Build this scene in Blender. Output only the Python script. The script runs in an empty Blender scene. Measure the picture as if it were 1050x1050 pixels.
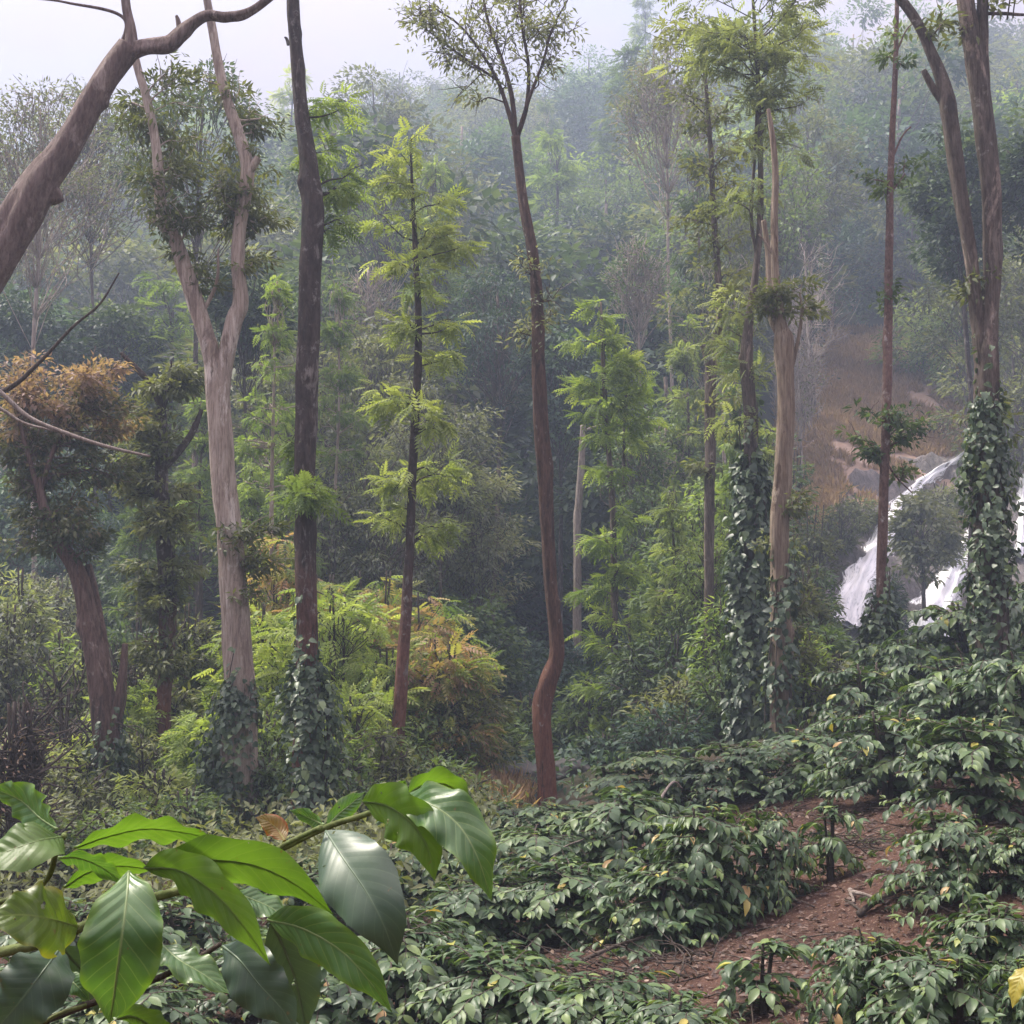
import bpy, math
import numpy as np
from mathutils import Vector

SC = bpy.context.scene
COL = SC.collection
rng = np.random.default_rng(11)
R = math.radians

# ------------------------------------------------------------------ camera
F = 1267.0                     # focal length in photo pixels (1050 px wide)
PITCH = math.atan(75.0 / F)
EYE = np.array([0.0, 0.0, 2.4])
cam_d = bpy.data.cameras.new('camera')
cam_d.sensor_fit = 'HORIZONTAL'
cam_d.angle = 2 * math.atan(525.0 / F)
cam_d.clip_start = 0.05
cam_d.clip_end = 2000
cam = bpy.data.objects.new('camera', cam_d)
COL.objects.link(cam)
cam.location = EYE
cam.rotation_euler = (math.pi / 2 + PITCH, 0, 0)
SC.camera = cam

def ray(px, py):
    u = (px - 525.0) / F
    v = (525.0 - py) / F
    return np.array([u, math.cos(PITCH) - v * math.sin(PITCH), math.sin(PITCH) + v * math.cos(PITCH)])

def P(px, py, Y):
    d = ray(px, py)
    return EYE + d * (Y / d[1])

def m_per_px(Y):
    return Y / F

# ------------------------------------------------------------------ terrain
def smooth(a, b, x):
    t = np.clip((x - a) / (b - a), 0, 1)
    return t * t * (3 - 2 * t)

def wob(x, y, s, ph=0.0):
    return (np.sin(x * 1.0 / s + 1.3 + ph) * np.cos(y * 1.1 / s + 0.4 + ph)
            + 0.5 * np.sin(x * 2.3 / s + y * 1.7 / s + 2.1 + ph)
            + 0.25 * np.sin(x * 4.1 / s - y * 4.7 / s + ph * 2)) / 1.75

LY = [22, 30, 38, 100, 160, 185, 260]
def H(x, y):
    x = np.asarray(x, float); y = np.asarray(y, float)
    yy = np.maximum(y, 1.0)
    near = -0.04 * y + np.where(x > 0, 0.20 * np.minimum(x, 14), 0.10 * np.maximum(x, -30))
    u = np.clip(x / yy, -0.6, 0.6)
    ridge = np.interp(u, [-0.6, -0.4, -0.25, -0.1, 0, 0.1, 0.25, 0.4, 0.6], [38, 44, 50, 56, 57, 58, 63, 63, 63])
    k = (ridge + 4.6) / 122.0
    left = np.where(y < 38, -4.6, np.where(y < 160, -4.6 + (y - 38) * k, ridge - 0.25 * (y - 160)))
    r1 = np.interp(y, [0, 30, 45, 47.5, 56, 63, 100], [-0.6, -0.9, 0.1, 0.8, 7.6, 12.2, 31.4])
    right = np.where(y < 100, r1, np.where(y < 160, 31.4 + (y - 100) * (ridge - 31.4) / 60.0, ridge - 0.25 * (y - 160)))
    hill = left + (right - left) * smooth(0.19, 0.27, u)
    z = near + (hill - near) * smooth(22, 38, y)
    z = z - 0.45 * np.exp(-((x - .4) / 2.2) ** 2 - ((y - 20.5) / 4.0) ** 2)
    z = z + 0.9 * wob(x, y, 9.0) * smooth(45, 80, y) + 0.10 * wob(x, y, 1.3, 0.7) * smooth(1, 6, y) + 0.03 * wob(x, y, 0.31, 1.9)
    return z

def hit(px, py, y0=2.0, y1=200.0):
    """point of the terrain under a pixel's ray"""
    ys = np.concatenate([np.arange(y0, 60, 0.1), np.arange(60, y1, 0.5)])
    d = ray(px, py)
    t = ys / d[1]
    g = EYE[2] + d[2] * t - H(d[0] * t, ys)
    k = np.argmax(g < 0)
    if g[k] >= 0:
        k = len(ys) - 1
    return P(px, py, ys[k])

# ------------------------------------------------------------------ mesh helpers
def unit(a):
    n = np.linalg.norm(a, axis=-1, keepdims=True)
    return a / np.maximum(n, 1e-9)

class MB:
    """collects triangles for one mesh"""
    def __init__(s):
        s.v, s.f, s.t, s.uv, s.n = [], [], [], [], 0
    def add(s, v, f, tone=None, uv=None):
        v = np.asarray(v, float).reshape(-1, 3)
        f = np.asarray(f, int).reshape(-1, 3)
        s.v.append(v); s.f.append(f + s.n); s.n += len(v)
        s.t.append(np.full(len(v), 0.5) if tone is None else np.broadcast_to(np.asarray(tone, float), (len(v),)))
        s.uv.append(np.zeros((len(v), 2)) if uv is None else np.asarray(uv, float))
        return s
    def mesh(s, name, smooth_shade=True):
        V = np.concatenate(s.v); Fc = np.concatenate(s.f); T = np.concatenate(s.t); U = np.concatenate(s.uv)
        me = bpy.data.meshes.new(name)
        me.vertices.add(len(V)); me.vertices.foreach_set('co', V.astype(np.float32).ravel())
        me.loops.add(len(Fc) * 3); me.loops.foreach_set('vertex_index', Fc.astype(np.int32).ravel())
        me.polygons.add(len(Fc)); me.polygons.foreach_set('loop_start', np.arange(0, len(Fc) * 3, 3, dtype=np.int32))
        me.polygons.foreach_set('use_smooth', np.full(len(Fc), smooth_shade))
        a = me.attributes.new('tone', 'FLOAT', 'POINT'); a.data.foreach_set('value', T.astype(np.float32))
        b = me.attributes.new('along', 'FLOAT2', 'POINT'); b.data.foreach_set('vector', U.astype(np.float32).ravel())
        me.update(calc_edges=True)
        return me

def obj(name, mesh, mat=None, parent=None, loc=None):
    o = bpy.data.objects.new(name, mesh)
    COL.objects.link(o)
    if mat is not None:
        if len(mesh.materials) == 0:
            mesh.materials.append(mat)
        o.material_slots[0].link = 'OBJECT'
        o.material_slots[0].material = mat
    if parent is not None:
        o.parent = parent
    if loc is not None:
        o.location = loc
    return o

def thing(name, label, cat, loc=(0, 0, 0), rotz=0.0, group=None):
    o = bpy.data.objects.new(name, None)
    COL.objects.link(o)
    o.empty_display_size = 0.2
    o.location = loc; o.rotation_euler = (0, 0, rotz)
    o['label'] = label; o['category'] = cat
    if group: o['group'] = group
    return o

def tag(o, label, cat, group=None, kind=None):
    if label: o['label'] = label
    if cat: o['category'] = cat
    if group: o['group'] = group
    if kind: o['kind'] = kind
    return o

def spline(pts, step=None, n=None):
    """Catmull-Rom through rows of pts (any number of columns; the first three are xyz)"""
    p = np.asarray(pts, float)
    if len(p) == 2:
        p = np.array([p[0], p[0] * 0.5 + p[1] * 0.5, p[1]])
    q = np.vstack([2 * p[0] - p[1], p, 2 * p[-1] - p[-2]])
    out = []
    m = n or 6
    for i in range(1, len(q) - 2):
        a, b, c, d = q[i - 1], q[i], q[i + 1], q[i + 2]
        for t in np.linspace(0, 1, m, endpoint=False):
            out.append(0.5 * ((2 * b) + (-a + c) * t + (2 * a - 5 * b + 4 * c - d) * t * t + (-a + 3 * b - 3 * c + d) * t ** 3))
    out.append(q[-2])
    return np.array(out)

def tube(mb, path, rad, sides=8, rough=0.0, seed=0, tone=0.5):
    path = np.asarray(path, float); rad = np.asarray(rad, float)
    n = len(path)
    T = unit(np.gradient(path, axis=0))
    ref = np.array([0.0, 1.0, 0.0]) if abs(T[0][1]) < 0.85 else np.array([1.0, 0, 0])
    A = unit(np.cross(T, ref)); B = np.cross(T, A)
    th = np.linspace(0, 2 * np.pi, sides, endpoint=False)
    arc = np.concatenate([[0], np.cumsum(np.linalg.norm(np.diff(path, axis=0), axis=1))])
    rr = rad[:, None] * np.ones((1, sides))
    if rough:
        ph = seed * 1.7
        w = (np.sin(2 * th[None] + ph + arc[:, None] * 1.1) + 0.7 * np.sin(3 * th[None] - ph * 2 + arc[:, None] * 2.3)
             + 0.6 * np.sin(5 * th[None] + ph + arc[:, None] * 0.7) + 0.5 * np.sin(th[None] + arc[:, None] * 5.1 + ph))
        rr = rr * (1 + rough * w)
        if rad.max() > .05:      # ridged bark, knots and a root flare
            r0 = rad.max()
            wig = 3.1 * np.sin(arc[:, None] * 1.9 + ph) + 1.3 * np.sin(arc[:, None] * 4.7 + ph * 2)
            ridge = np.sin(th[None] * 7 + wig) * .5 + np.sin(th[None] * 11 - wig * 1.4 + ph) * .35 + np.sin(th[None] * 4 + arc[:, None] * 9) * .3
            rr = rr * (1 + .045 * ridge)
            gk = np.random.default_rng(int(seed * 977) % 100000)
            for q in range(int(4 + arc[-1] * 2.2)):
                ka, kt = gk.uniform(0, arc[-1]), gk.uniform(0, 6.28)
                dth = np.abs((th[None] - kt + np.pi) % (2 * np.pi) - np.pi)
                rr = rr * (1 + gk.uniform(-.14, .26) * np.exp(-((arc[:, None] - ka) / gk.uniform(.05, .22)) ** 2 - (dth / gk.uniform(.35, .9)) ** 2))
    V = path[:, None, :] + rr[..., None] * (np.cos(th)[None, :, None] * A[:, None, :] + np.sin(th)[None, :, None] * B[:, None, :])
    i = np.arange(n - 1)[:, None] * sides; j = np.arange(sides)[None]; k = (j + 1) % sides
    a = i + j; b = i + k; c = a + sides; d = b + sides
    fs = np.stack([np.stack([a, b, d], -1), np.stack([a, d, c], -1)], 2).reshape(-1, 3)
    uv = np.stack([np.broadcast_to(arc[:, None], (n, sides)), np.broadcast_to(th[None], (n, sides))], -1).reshape(-1, 2)
    V = V.reshape(-1, 3)
    V = np.vstack([V, path[:1], path[-1:]])
    e0, e1 = n * sides, n * sides + 1
    jj = np.arange(sides)
    fs = np.vstack([fs, np.stack([np.full(sides, e0), (jj + 1) % sides, jj], -1),
                    np.stack([np.full(sides, e1), (n - 1) * sides + jj, (n - 1) * sides + (jj + 1) % sides], -1)])
    uv = np.vstack([uv, [[0, 0], [arc[-1], 0]]])
    mb.add(V, fs, tone, uv)

# leaf templates: verts (along, across, lift), triangles
def tpl_grid(ts, ws, lift, fold):
    v, f = [], []
    for t, w, l in zip(ts, ws, lift):
        v += [(t, -w * 0.5, l + fold * w), (t, 0, l), (t, w * 0.5, l + fold * w)]
    for i in range(len(ts) - 1):
        a = i * 3
        for c in (0, 1):
            f += [(a + c, a + c + 1, a + c + 4), (a + c, a + c + 4, a + c + 3)]
    return np.array(v), np.array(f)

TPL = {
    'small': (np.array([(0, 0, 0), (.4, -.5, .07), (1, 0, -.1), (.4, .5, .07)], float), np.array([(0, 2, 1), (0, 3, 2)])),
    'coffee': tpl_grid([0, .12, .35, .62, .86, 1], [.05, .55, 1, .85, .34, .0], [0, .03, .04, 0, -.09, -.17], .10),
    'pepper': tpl_grid([0, .12, .4, .75, 1], [.5, .95, 1, .5, .0], [0, .02, .03, 0, -.08], .08),
}
def _frond():
    """a pinnate spray: five pairs of broad leaflets and one at the tip"""
    v, f = [], []
    for i in range(5):
        t = 0.10 + i * 0.17
        w = 0.5 * math.sin(math.pi * min(1, 0.3 + t * 0.62)) + 0.08
        z = -0.25 * t * t
        for s in (-1, 1):
            k = len(v)
            v += [(t, 0, z), (t + .16, s * w * .42, z + .01), (t + .20, s * w, z - .10), (t + .03, s * w * .60, z - .02)]
            q = [(k, k + 1, k + 2), (k, k + 2, k + 3)]
            f += q if s > 0 else [(a_, c_, b_) for a_, b_, c_ in q]
    k = len(v)
    v += [(.90, 0, -.20), (1.02, -.09, -.26), (1.24, 0, -.36), (1.02, .09, -.26)]
    f += [(k, k + 3, k + 2), (k, k + 2, k + 1)]
    return np.array(v), np.array(f)
TPL['frond'] = _frond()

def leaves(mb, pos, dirn, nrm, L, W, kind='small', tone=0.5):
    pos = np.asarray(pos, float).reshape(-1, 3); N = len(pos)
    if N == 0: return
    d = unit(np.asarray(dirn, float)); n = np.asarray(nrm, float)
    n = unit(n - (n * d).sum(-1, keepdims=True) * d)
    s = np.cross(d, n)
    tv, tf = TPL[kind]
    L = np.broadcast_to(np.asarray(L, float), (N,)); W = np.broadcast_to(np.asarray(W, float), (N,))
    V = (pos[:, None, :] + tv[None, :, 0, None] * (L[:, None, None] * d[:, None, :])
         + tv[None, :, 1, None] * (W[:, None, None] * s[:, None, :]) + tv[None, :, 2, None] * (L[:, None, None] * n[:, None, :]))
    fs = tf[None] + (np.arange(N) * len(tv))[:, None, None]
    uv = np.broadcast_to(tv[None, :, :2], (N, len(tv), 2)).reshape(-1, 2)
    tt = np.repeat(np.broadcast_to(np.asarray(tone, float), (N,)), len(tv))
    mb.add(V.reshape(-1, 3), fs.reshape(-1, 3), tt, uv)

def sphere_dirs(n, g=None):
    g = g or rng
    return unit(g.normal(size=(n, 3)))

# ------------------------------------------------------------------ materials
def nodes(name):
    m = bpy.data.materials.new(name); m.use_nodes = True
    nt = m.node_tree; nt.nodes.clear()
    out = nt.nodes.new('ShaderNodeOutputMaterial')
    return m, nt, out

def ramp(nt, stops, src=None, interp='LINEAR'):
    r = nt.nodes.new('ShaderNodeValToRGB'); cr = r.color_ramp; cr.interpolation = interp
    while len(cr.elements) < len(stops): cr.elements.new(0.5)
    for e, (p, c) in zip(cr.elements, stops):
        e.position = p; e.color = (*c, 1) if len(c) == 3 else c
    if src is not None: nt.links.new(src, r.inputs[0])
    return r

def mathn(nt, op, a, b=None, clamp=False):
    n = nt.nodes.new('ShaderNodeMath'); n.operation = op; n.use_clamp = clamp
    for i, x in enumerate((a, b)):
        if x is None: continue
        if isinstance(x, (int, float)): n.inputs[i].default_value = x
        else: nt.links.new(x, n.inputs[i])
    return n.outputs[0]

def mixc(nt, fac, a, b, blend='MIX'):
    n = nt.nodes.new('ShaderNodeMix'); n.data_type = 'RGBA'; n.blend_type = blend
    for i, x in ((0, fac), (6, a), (7, b)):
        if isinstance(x, (int, float)): n.inputs[i].default_value = x
        elif isinstance(x, tuple): n.inputs[i].default_value = (*x, 1) if len(x) == 3 else x
        else: nt.links.new(x, n.inputs[i])
    return n.outputs[2]

def noise(nt, vec, scale, detail=4, rough=0.55, dist=0.0):
    n = nt.nodes.new('ShaderNodeTexNoise')
    n.inputs['Scale'].default_value = scale; n.inputs['Detail'].default_value = detail
    n.inputs['Roughness'].default_value = rough; n.inputs['Distortion'].default_value = dist
    if vec is not None: nt.links.new(vec, n.inputs['Vector'])
    return n

def coords(nt, scale=(1, 1, 1), which='Object'):
    t = nt.nodes.new('ShaderNodeTexCoord'); mp = nt.nodes.new('ShaderNodeMapping')
    mp.inputs['Scale'].default_value = scale
    nt.links.new(t.outputs[which], mp.inputs[0])
    return mp.outputs[0]

def leaf_mat(name, stops, transl=0.35, rough=0.55, spec=0.25, tcol=None, jitter=0.5, gain=1.4):
    """foliage: colour from the leaf's own tone, some light passes through the blade"""
    m, nt, out = nodes(name)
    at = nt.nodes.new('ShaderNodeAttribute'); at.attribute_name = 'tone'
    oi = nt.nodes.new('ShaderNodeObjectInfo')
    sh = mathn(nt, 'MULTIPLY_ADD', oi.outputs['Random'], jitter); nt.nodes[-1].inputs[2].default_value = -jitter / 2
    t = mathn(nt, 'ADD', at.outputs['Fac'], sh, clamp=True)
    stops = [(p_, tuple(min(.8, x * gain) for x in c_)) for p_, c_ in stops]
    c = ramp(nt, stops, t).outputs[0]
    b = nt.nodes.new('ShaderNodeBsdfPrincipled')
    nt.links.new(c, b.inputs['Base Color'])
    b.inputs['Roughness'].default_value = rough
    b.inputs['Specular IOR Level'].default_value = spec
    tr = nt.nodes.new('ShaderNodeBsdfTranslucent')
    nt.links.new(mixc(nt, 1.0, c, tcol or (1.5, 1.5, 0.6), 'MULTIPLY'), tr.inputs[0])
    mx = nt.nodes.new('ShaderNodeMixShader'); mx.inputs[0].default_value = transl
    nt.links.new(b.outputs[0], mx.inputs[1]); nt.links.new(tr.outputs[0], mx.inputs[2])
    nt.links.new(mx.outputs[0], out.inputs[0])
    return m

def bark_mat(name, c1, c2, c3, streak=(9, 9, 0.9), spots=None, low=None, bump=0.6, patch=None):
    """bark: stretched streaks, blotches, optional pale lichen spots, optional other colour below a height (m above the base)"""
    m, nt, out = nodes(name)
    v = coords(nt, streak)
    n1 = noise(nt, v, 1.6, 6, 0.65, 0.6)
    c = ramp(nt, [(0.30, c1), (0.5, c2), (0.72, c3)], n1.outputs[0]).outputs[0]
    v2 = coords(nt, (1, 1, 0.55))
    n2 = noise(nt, v2, 2.2, 4, 0.6)
    c = mixc(nt, mathn(nt, 'MULTIPLY', n2.outputs[0], 0.7), c, tuple(x * 0.55 for x in c1))
    if low:
        z = nt.nodes.new('ShaderNodeSeparateXYZ'); nt.links.new(coords(nt), z.inputs[0])
        nz = mathn(nt, 'MULTIPLY_ADD', n2.outputs[0], 1.6); nt.nodes[-1].inputs[2].default_value = -0.8
        k = mathn(nt, 'ADD', z.outputs[2], nz)
        fac = ramp(nt, [(0, (1, 1, 1)), (1, (0, 0, 0))], mathn(nt, 'DIVIDE', mathn(nt, 'SUBTRACT', k, low[0] - 0.8), 1.6, clamp=True)).outputs[0]
        c = mixc(nt, fac, c, mixc(nt, n1.outputs[0], low[1], low[2]))
    if patch:
        for col, sc, th, sd_ in patch:
            np_ = noise(nt, coords(nt, (sc, sc, sc * .28)), 1.0, 7, .68, .8)
            np_.noise_dimensions = '4D'; np_.inputs['W'].default_value = sd_
            c = mixc(nt, ramp(nt, [(th, (0, 0, 0)), (th + .05, (.9, .9, .9))], np_.outputs[0]).outputs[0], c, col)
    if spots:
        n3 = noise(nt, coords(nt, (1, 1, 0.8)), spots[1], 5, 0.7, 0.3)
        c = mixc(nt, ramp(nt, [(spots[2], (0, 0, 0)), (spots[2] + 0.14, (.85, .85, .85))], n3.outputs[0]).outputs[0], c, spots[0])
    b = nt.nodes.new('ShaderNodeBsdfPrincipled')
    nt.links.new(c, b.inputs['Base Color']); b.inputs['Roughness'].default_value = 0.85
    b.inputs['Specular IOR Level'].default_value = 0.2
    bp = nt.nodes.new('ShaderNodeBump'); bp.inputs['Strength'].default_value = bump; bp.inputs['Distance'].default_value = 0.05
    nf = noise(nt, coords(nt, (streak[0] * 2.2, streak[1] * 2.2, streak[2] * 2.8)), 2.0, 8, .75, .4)
    c = mixc(nt, ramp(nt, [(.40, (.75, .75, .75)), (.56, (0, 0, 0))], nf.outputs[0]).outputs[0], c, mixc(nt, 1.0, c, (.42, .38, .36), 'MULTIPLY'))
    nt.links.new(c, b.inputs['Base Color'])
    nt.links.new(mathn(nt, 'ADD', n1.outputs[0], nf.outputs[0]), bp.inputs['Height']); nt.links.new(bp.outputs[0], b.inputs['Normal'])
    nt.links.new(b.outputs[0], out.inputs[0])
    return m

M = {}
M['leaf_dark'] = leaf_mat('dark_evergreen_leaf', [(0, (.016, .030, .020)), (.5, (.034, .056, .034)), (1, (.07, .10, .05))], .3)
M['leaf_blue'] = leaf_mat('blue_green_leaf', [(0, (.018, .036, .028)), (.5, (.036, .066, .046)), (1, (.07, .115, .065))], .3)
M['leaf_mid'] = leaf_mat('mid_green_leaf', [(0, (.03, .05, .025)), (.5, (.06, .095, .04)), (1, (.115, .16, .06))], .35)
M['leaf_olive'] = leaf_mat('olive_leaf', [(0, (.045, .055, .028)), (.5, (.085, .10, .048)), (1, (.15, .165, .075))], .35)
M['leaf_grey'] = leaf_mat('grey_green_leaf', [(0, (.05, .06, .045)), (.5, (.095, .11, .075)), (1, (.16, .175, .11))], .35)
M['leaf_yellow'] = leaf_mat('yellow_green_leaf', [(0, (.07, .10, .035)), (.5, (.145, .185, .07)), (1, (.25, .29, .12))], .42)
M['leaf_fresh'] = leaf_mat('fresh_green_leaf', [(0, (.05, .085, .03)), (.5, (.105, .155, .05)), (1, (.19, .25, .085))], .45)
M['leaf_orange'] = leaf_mat('orange_flushed_leaf', [(0, (.06, .10, .03)), (.36, (.14, .18, .05)), (.52, (.19, .18, .07)), (.68, (.20, .145, .085)), (1, (.25, .155, .11))], .45, jitter=0.0, gain=1.55)
M['leaf_bush'] = leaf_mat('bright_bush_leaf', [(0, (.07, .11, .03)), (.5, (.15, .20, .06)), (1, (.25, .29, .10))], .45, gain=1.6)
M['leaf_pale'] = leaf_mat('pale_airy_leaf', [(0, (.08, .10, .06)), (.5, (.15, .18, .10)), (1, (.24, .27, .15))], .5)
M['leaf_rust'] = leaf_mat('rust_leaf', [(0, (.03, .04, .02)), (.4, (.06, .07, .035)), (.62, (.10, .085, .055)), (.8, (.145, .105, .085)), (1, (.20, .14, .122))], .4, jitter=0.0, gain=1.6)
M['leaf_dry'] = leaf_mat('dry_brown_leaf', [(0, (.09, .06, .045)), (.5, (.16, .11, .08)), (1, (.26, .18, .12))], .25)
M['coffee'] = leaf_mat('coffee_leaf', [(0, (.020, .038, .020)), (.5, (.041, .073, .032)), (.8, (.078, .118, .042)), (.93, (.12, .17, .05)), (.97, (.26, .24, .05)), (1, (.24, .16, .07))], .24, .44, .40, jitter=.06, gain=1.45)
M['pepper'] = leaf_mat('pepper_vine_leaf', [(0, (.018, .032, .02)), (.6, (.04, .062, .034)), (1, (.12, .16, .07))], .2, .42, .4, jitter=.1, gain=1.8)
M['bark_pale'] = bark_mat('pale_smooth_bark', (.36, .28, .225), (.50, .425, .36), (.62, .55, .48), (7, 7, .5), None, None, .45, [((.25, .195, .165), 3.2, .55, 1.0), ((.66, .60, .54), 2.4, .58, 5.0), ((.13, .10, .085), 6.0, .62, 9.0)])
M['bark_dark'] = bark_mat('lichened_dark_bark', (.045, .034, .03), (.085, .062, .055), (.13, .10, .09), (6, 6, 1.6), ((.34, .33, .31), 7.0, .58), (3.1, (.13, .05, .035), (.21, .10, .07)), .8, [((.20, .18, .165), 4.5, .56, 2.0), ((.03, .024, .022), 5.0, .57, 7.0)])
M['bark_red'] = bark_mat('red_brown_bark', (.07, .04, .03), (.13, .075, .055), (.20, .12, .09), (8, 8, 1.2), ((.36, .33, .30), 9.0, .62), (2.2, (.12, .048, .032), (.20, .09, .06)), .8, [((.05, .032, .027), 4.5, .55, 3.0), ((.22, .16, .13), 6.0, .60, 8.0)])
M['bark_grey'] = bark_mat('grey_bark', (.08, .065, .055), (.15, .12, .10), (.25, .21, .18), (7, 7, 1.0), ((.40, .38, .35), 6.0, .62), None, .7, [((.30, .24, .20), 2.6, .56, 4.0), ((.055, .043, .038), 4.0, .57, 6.0)])
M['bark_ochre'] = bark_mat('peeling_ochre_bark', (.20, .145, .105), (.34, .27, .20), (.47, .40, .315), (8, 8, .5), None, None, .6, [((.12, .08, .055), 4.0, .56, 3.0), ((.50, .43, .33), 3.0, .60, 8.0)])
M['bark_spot'] = bark_mat('white_speckled_bark', (.12, .07, .055), (.20, .12, .10), (.26, .17, .14), (5, 5, 2), ((.50, .46, .44), 5.0, .56), None, .5)
M['bark_rosy'] = bark_mat('rosy_grey_bark', (.12, .075, .06), (.19, .125, .105), (.27, .19, .165), (7, 7, .9), ((.38, .33, .30), 6.0, .64), None, .8, [((.07, .05, .042), 3.5, .55, 2.0), ((.32, .25, .22), 3.0, .60, 5.0)])
M['bark_lean'] = bark_mat('pale_patched_bark', (.17, .125, .11), (.27, .205, .185), (.38, .31, .28), (7, 7, .9), ((.46, .41, .38), 5.0, .60), None, .8, [((.10, .075, .065), 3.5, .55, 2.0), ((.46, .39, .35), 2.2, .57, 5.0)])
M['twig'] = bark_mat('brown_twig', (.06, .048, .040), (.11, .09, .075), (.17, .145, .12))
M['twig_pale'] = bark_mat('pale_twig', (.25, .21, .18), (.36, .31, .27), (.46, .41, .36))
# ------------------------------------------------------------------ world, sun, haze
SUN_EL, SUN_AZ = R(54), R(-62)      # azimuth measured from +Y, negative = to the left
w = bpy.data.worlds.new('World'); SC.world = w; w.use_nodes = True
nt = w.node_tree; nt.nodes.clear()
wo = nt.nodes.new('ShaderNodeOutputWorld'); bg = nt.nodes.new('ShaderNodeBackground')
sky = nt.nodes.new('ShaderNodeTexSky'); sky.sky_type = 'NISHITA'; sky.sun_disc = False
sky.sun_elevation = SUN_EL; sky.sun_rotation = SUN_AZ
sky.air_density = 1.0; sky.dust_density = 3.0
tc = nt.nodes.new('ShaderNodeTexCoord'); mp = nt.nodes.new('ShaderNodeMapping')
mp.inputs['Scale'].default_value = (1.4, 1.4, 3.0); nt.links.new(tc.outputs['Generated'], mp.inputs[0])
cn = noise(nt, mp.outputs[0], 2.2, 5, 0.55, 0.4)
cl = ramp(nt, [(.30, (.55, .55, .55)), (.62, (1, 1, 1))], cn.outputs[0]).outputs[0]
cloud = mixc(nt, cn.outputs[0], (9.2, 7.5, 8.5), (14.4, 12.2, 12.9))
# an overcast sky is brightest overhead and about a third as bright at the horizon
sz = nt.nodes.new('ShaderNodeSeparateXYZ'); nt.links.new(tc.outputs['Generated'], sz.inputs[0])
lum = mathn(nt, 'ADD', mathn(nt, 'MULTIPLY', mathn(nt, 'POWER', mathn(nt, 'MAXIMUM', sz.outputs[2], 0.0), 2.4), 1.72), .065)
lc = nt.nodes.new('ShaderNodeCombineXYZ')
for q_ in range(3): nt.links.new(lum, lc.inputs[q_])
cloud = mixc(nt, 1.0, cloud, lc.outputs[0], 'MULTIPLY')
nt.links.new(mixc(nt, cl, sky.outputs[0], cloud), bg.inputs[0])
bg.inputs[1].default_value = 0.09
nt.links.new(bg.outputs[0], wo.inputs[0])

sd = bpy.data.lights.new('sun', 'SUN'); sd.energy = 2.8; sd.angle = R(12); sd.color = (1.0, .93, .80)
so = bpy.data.objects.new('sun', sd); COL.objects.link(so); so.location = (-30, 60, 80)
sv = Vector((math.sin(SUN_AZ) * math.cos(SUN_EL), math.cos(SUN_AZ) * math.cos(SUN_EL), math.sin(SUN_EL)))
so.rotation_euler = sv.to_track_quat('Z', 'Y').to_euler()

HAZE_D = 0.0022
m, nt, out = nodes('haze_air')
pv = nt.nodes.new('ShaderNodeVolumePrincipled')
pv.inputs['Color'].default_value = (.64, .77, 1.0, 1); pv.inputs['Density'].default_value = HAZE_D
pv.inputs['Anisotropy'].default_value = 0.25
nt.links.new(pv.outputs[0], out.inputs['Volume'])
try: m.cycles.homogeneous_volume = True
except Exception: pass
bx = np.array([(x, y, z) for x in (-215, 215) for y in (-45, 285) for z in (-30, 84)], float)
bf = [(0, 1, 3), (0, 3, 2), (4, 6, 7), (4, 7, 5), (0, 4, 5), (0, 5, 1), (2, 3, 7), (2, 7, 6), (0, 2, 6), (0, 6, 4), (1, 5, 7), (1, 7, 3)]
hz = obj('haze', MB().add(bx, bf).mesh('haze', False), m)
tag(hz, None, None, None, 'stuff')

# ------------------------------------------------------------------ ground sheet
def grid_mesh(xs, ys, zf):
    X, Y = np.meshgrid(xs, ys)
    Z = zf(X, Y)
    ny, nx = X.shape
    i = np.arange(ny - 1)[:, None] * nx + np.arange(nx - 1)[None]
    f = np.stack([np.stack([i, i + 1, i + nx + 1], -1), np.stack([i, i + nx + 1, i + nx], -1)], 2).reshape(-1, 3)
    return np.stack([X, Y, Z], -1).reshape(-1, 3), f

def zones(*segs):
    out = []
    for a, b, s in segs: out.append(np.arange(a, b, s))
    return np.concatenate(out + [[segs[-1][1]]])
gx = zones((-210, -60, 5), (-60, -14, 1.5), (-14, -4, .4), (-4, 8, .16), (8, 24, .5), (24, 60, 1.5), (60, 210, 5))
gy = zones((-40, 0, 4), (0, 4, .5), (4, 15, .16), (15, 30, .4), (30, 70, 1), (70, 180, 2.5), (180, 280, 5))
V, Fc = grid_mesh(gx, gy, H)
m, nt, out = nodes('soil_and_forest_floor')
v = coords(nt)
n1 = noise(nt, v, 0.9, 8, 0.7); n2 = noise(nt, v, 9.0, 6, 0.75, .4); n3 = noise(nt, v, 45.0, 3, 0.7)
soil = ramp(nt, [(.28, (.026, .017, .014)), (.46, (.060, .035, .027)), (.60, (.10, .056, .042)), (.78, (.16, .105, .085))],
            mathn(nt, 'ADD', mathn(nt, 'MULTIPLY', n1.outputs[0], .55), mathn(nt, 'MULTIPLY', n2.outputs[0], .45))).outputs[0]
soil = mixc(nt, ramp(nt, [(.58, (0, 0, 0)), (.66, (1, 1, 1))], n3.outputs[0]).outputs[0], soil, (.20, .145, .11))
wood = ramp(nt, [(.3, (.025, .028, .018)), (.55, (.05, .05, .03)), (.75, (.09, .075, .05))], n2.outputs[0]).outputs[0]
sx = nt.nodes.new('ShaderNodeSeparateXYZ'); nt.links.new(v, sx.inputs[0])
far = mathn(nt, 'DIVIDE', mathn(nt, 'SUBTRACT', sx.outputs[1], 14), 8, clamp=True)
base = mixc(nt, far, soil, wood)
b = nt.nodes.new('ShaderNodeBsdfPrincipled'); b.inputs['Roughness'].default_value = .95; b.inputs['Specular IOR Level'].default_value = .1
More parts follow.
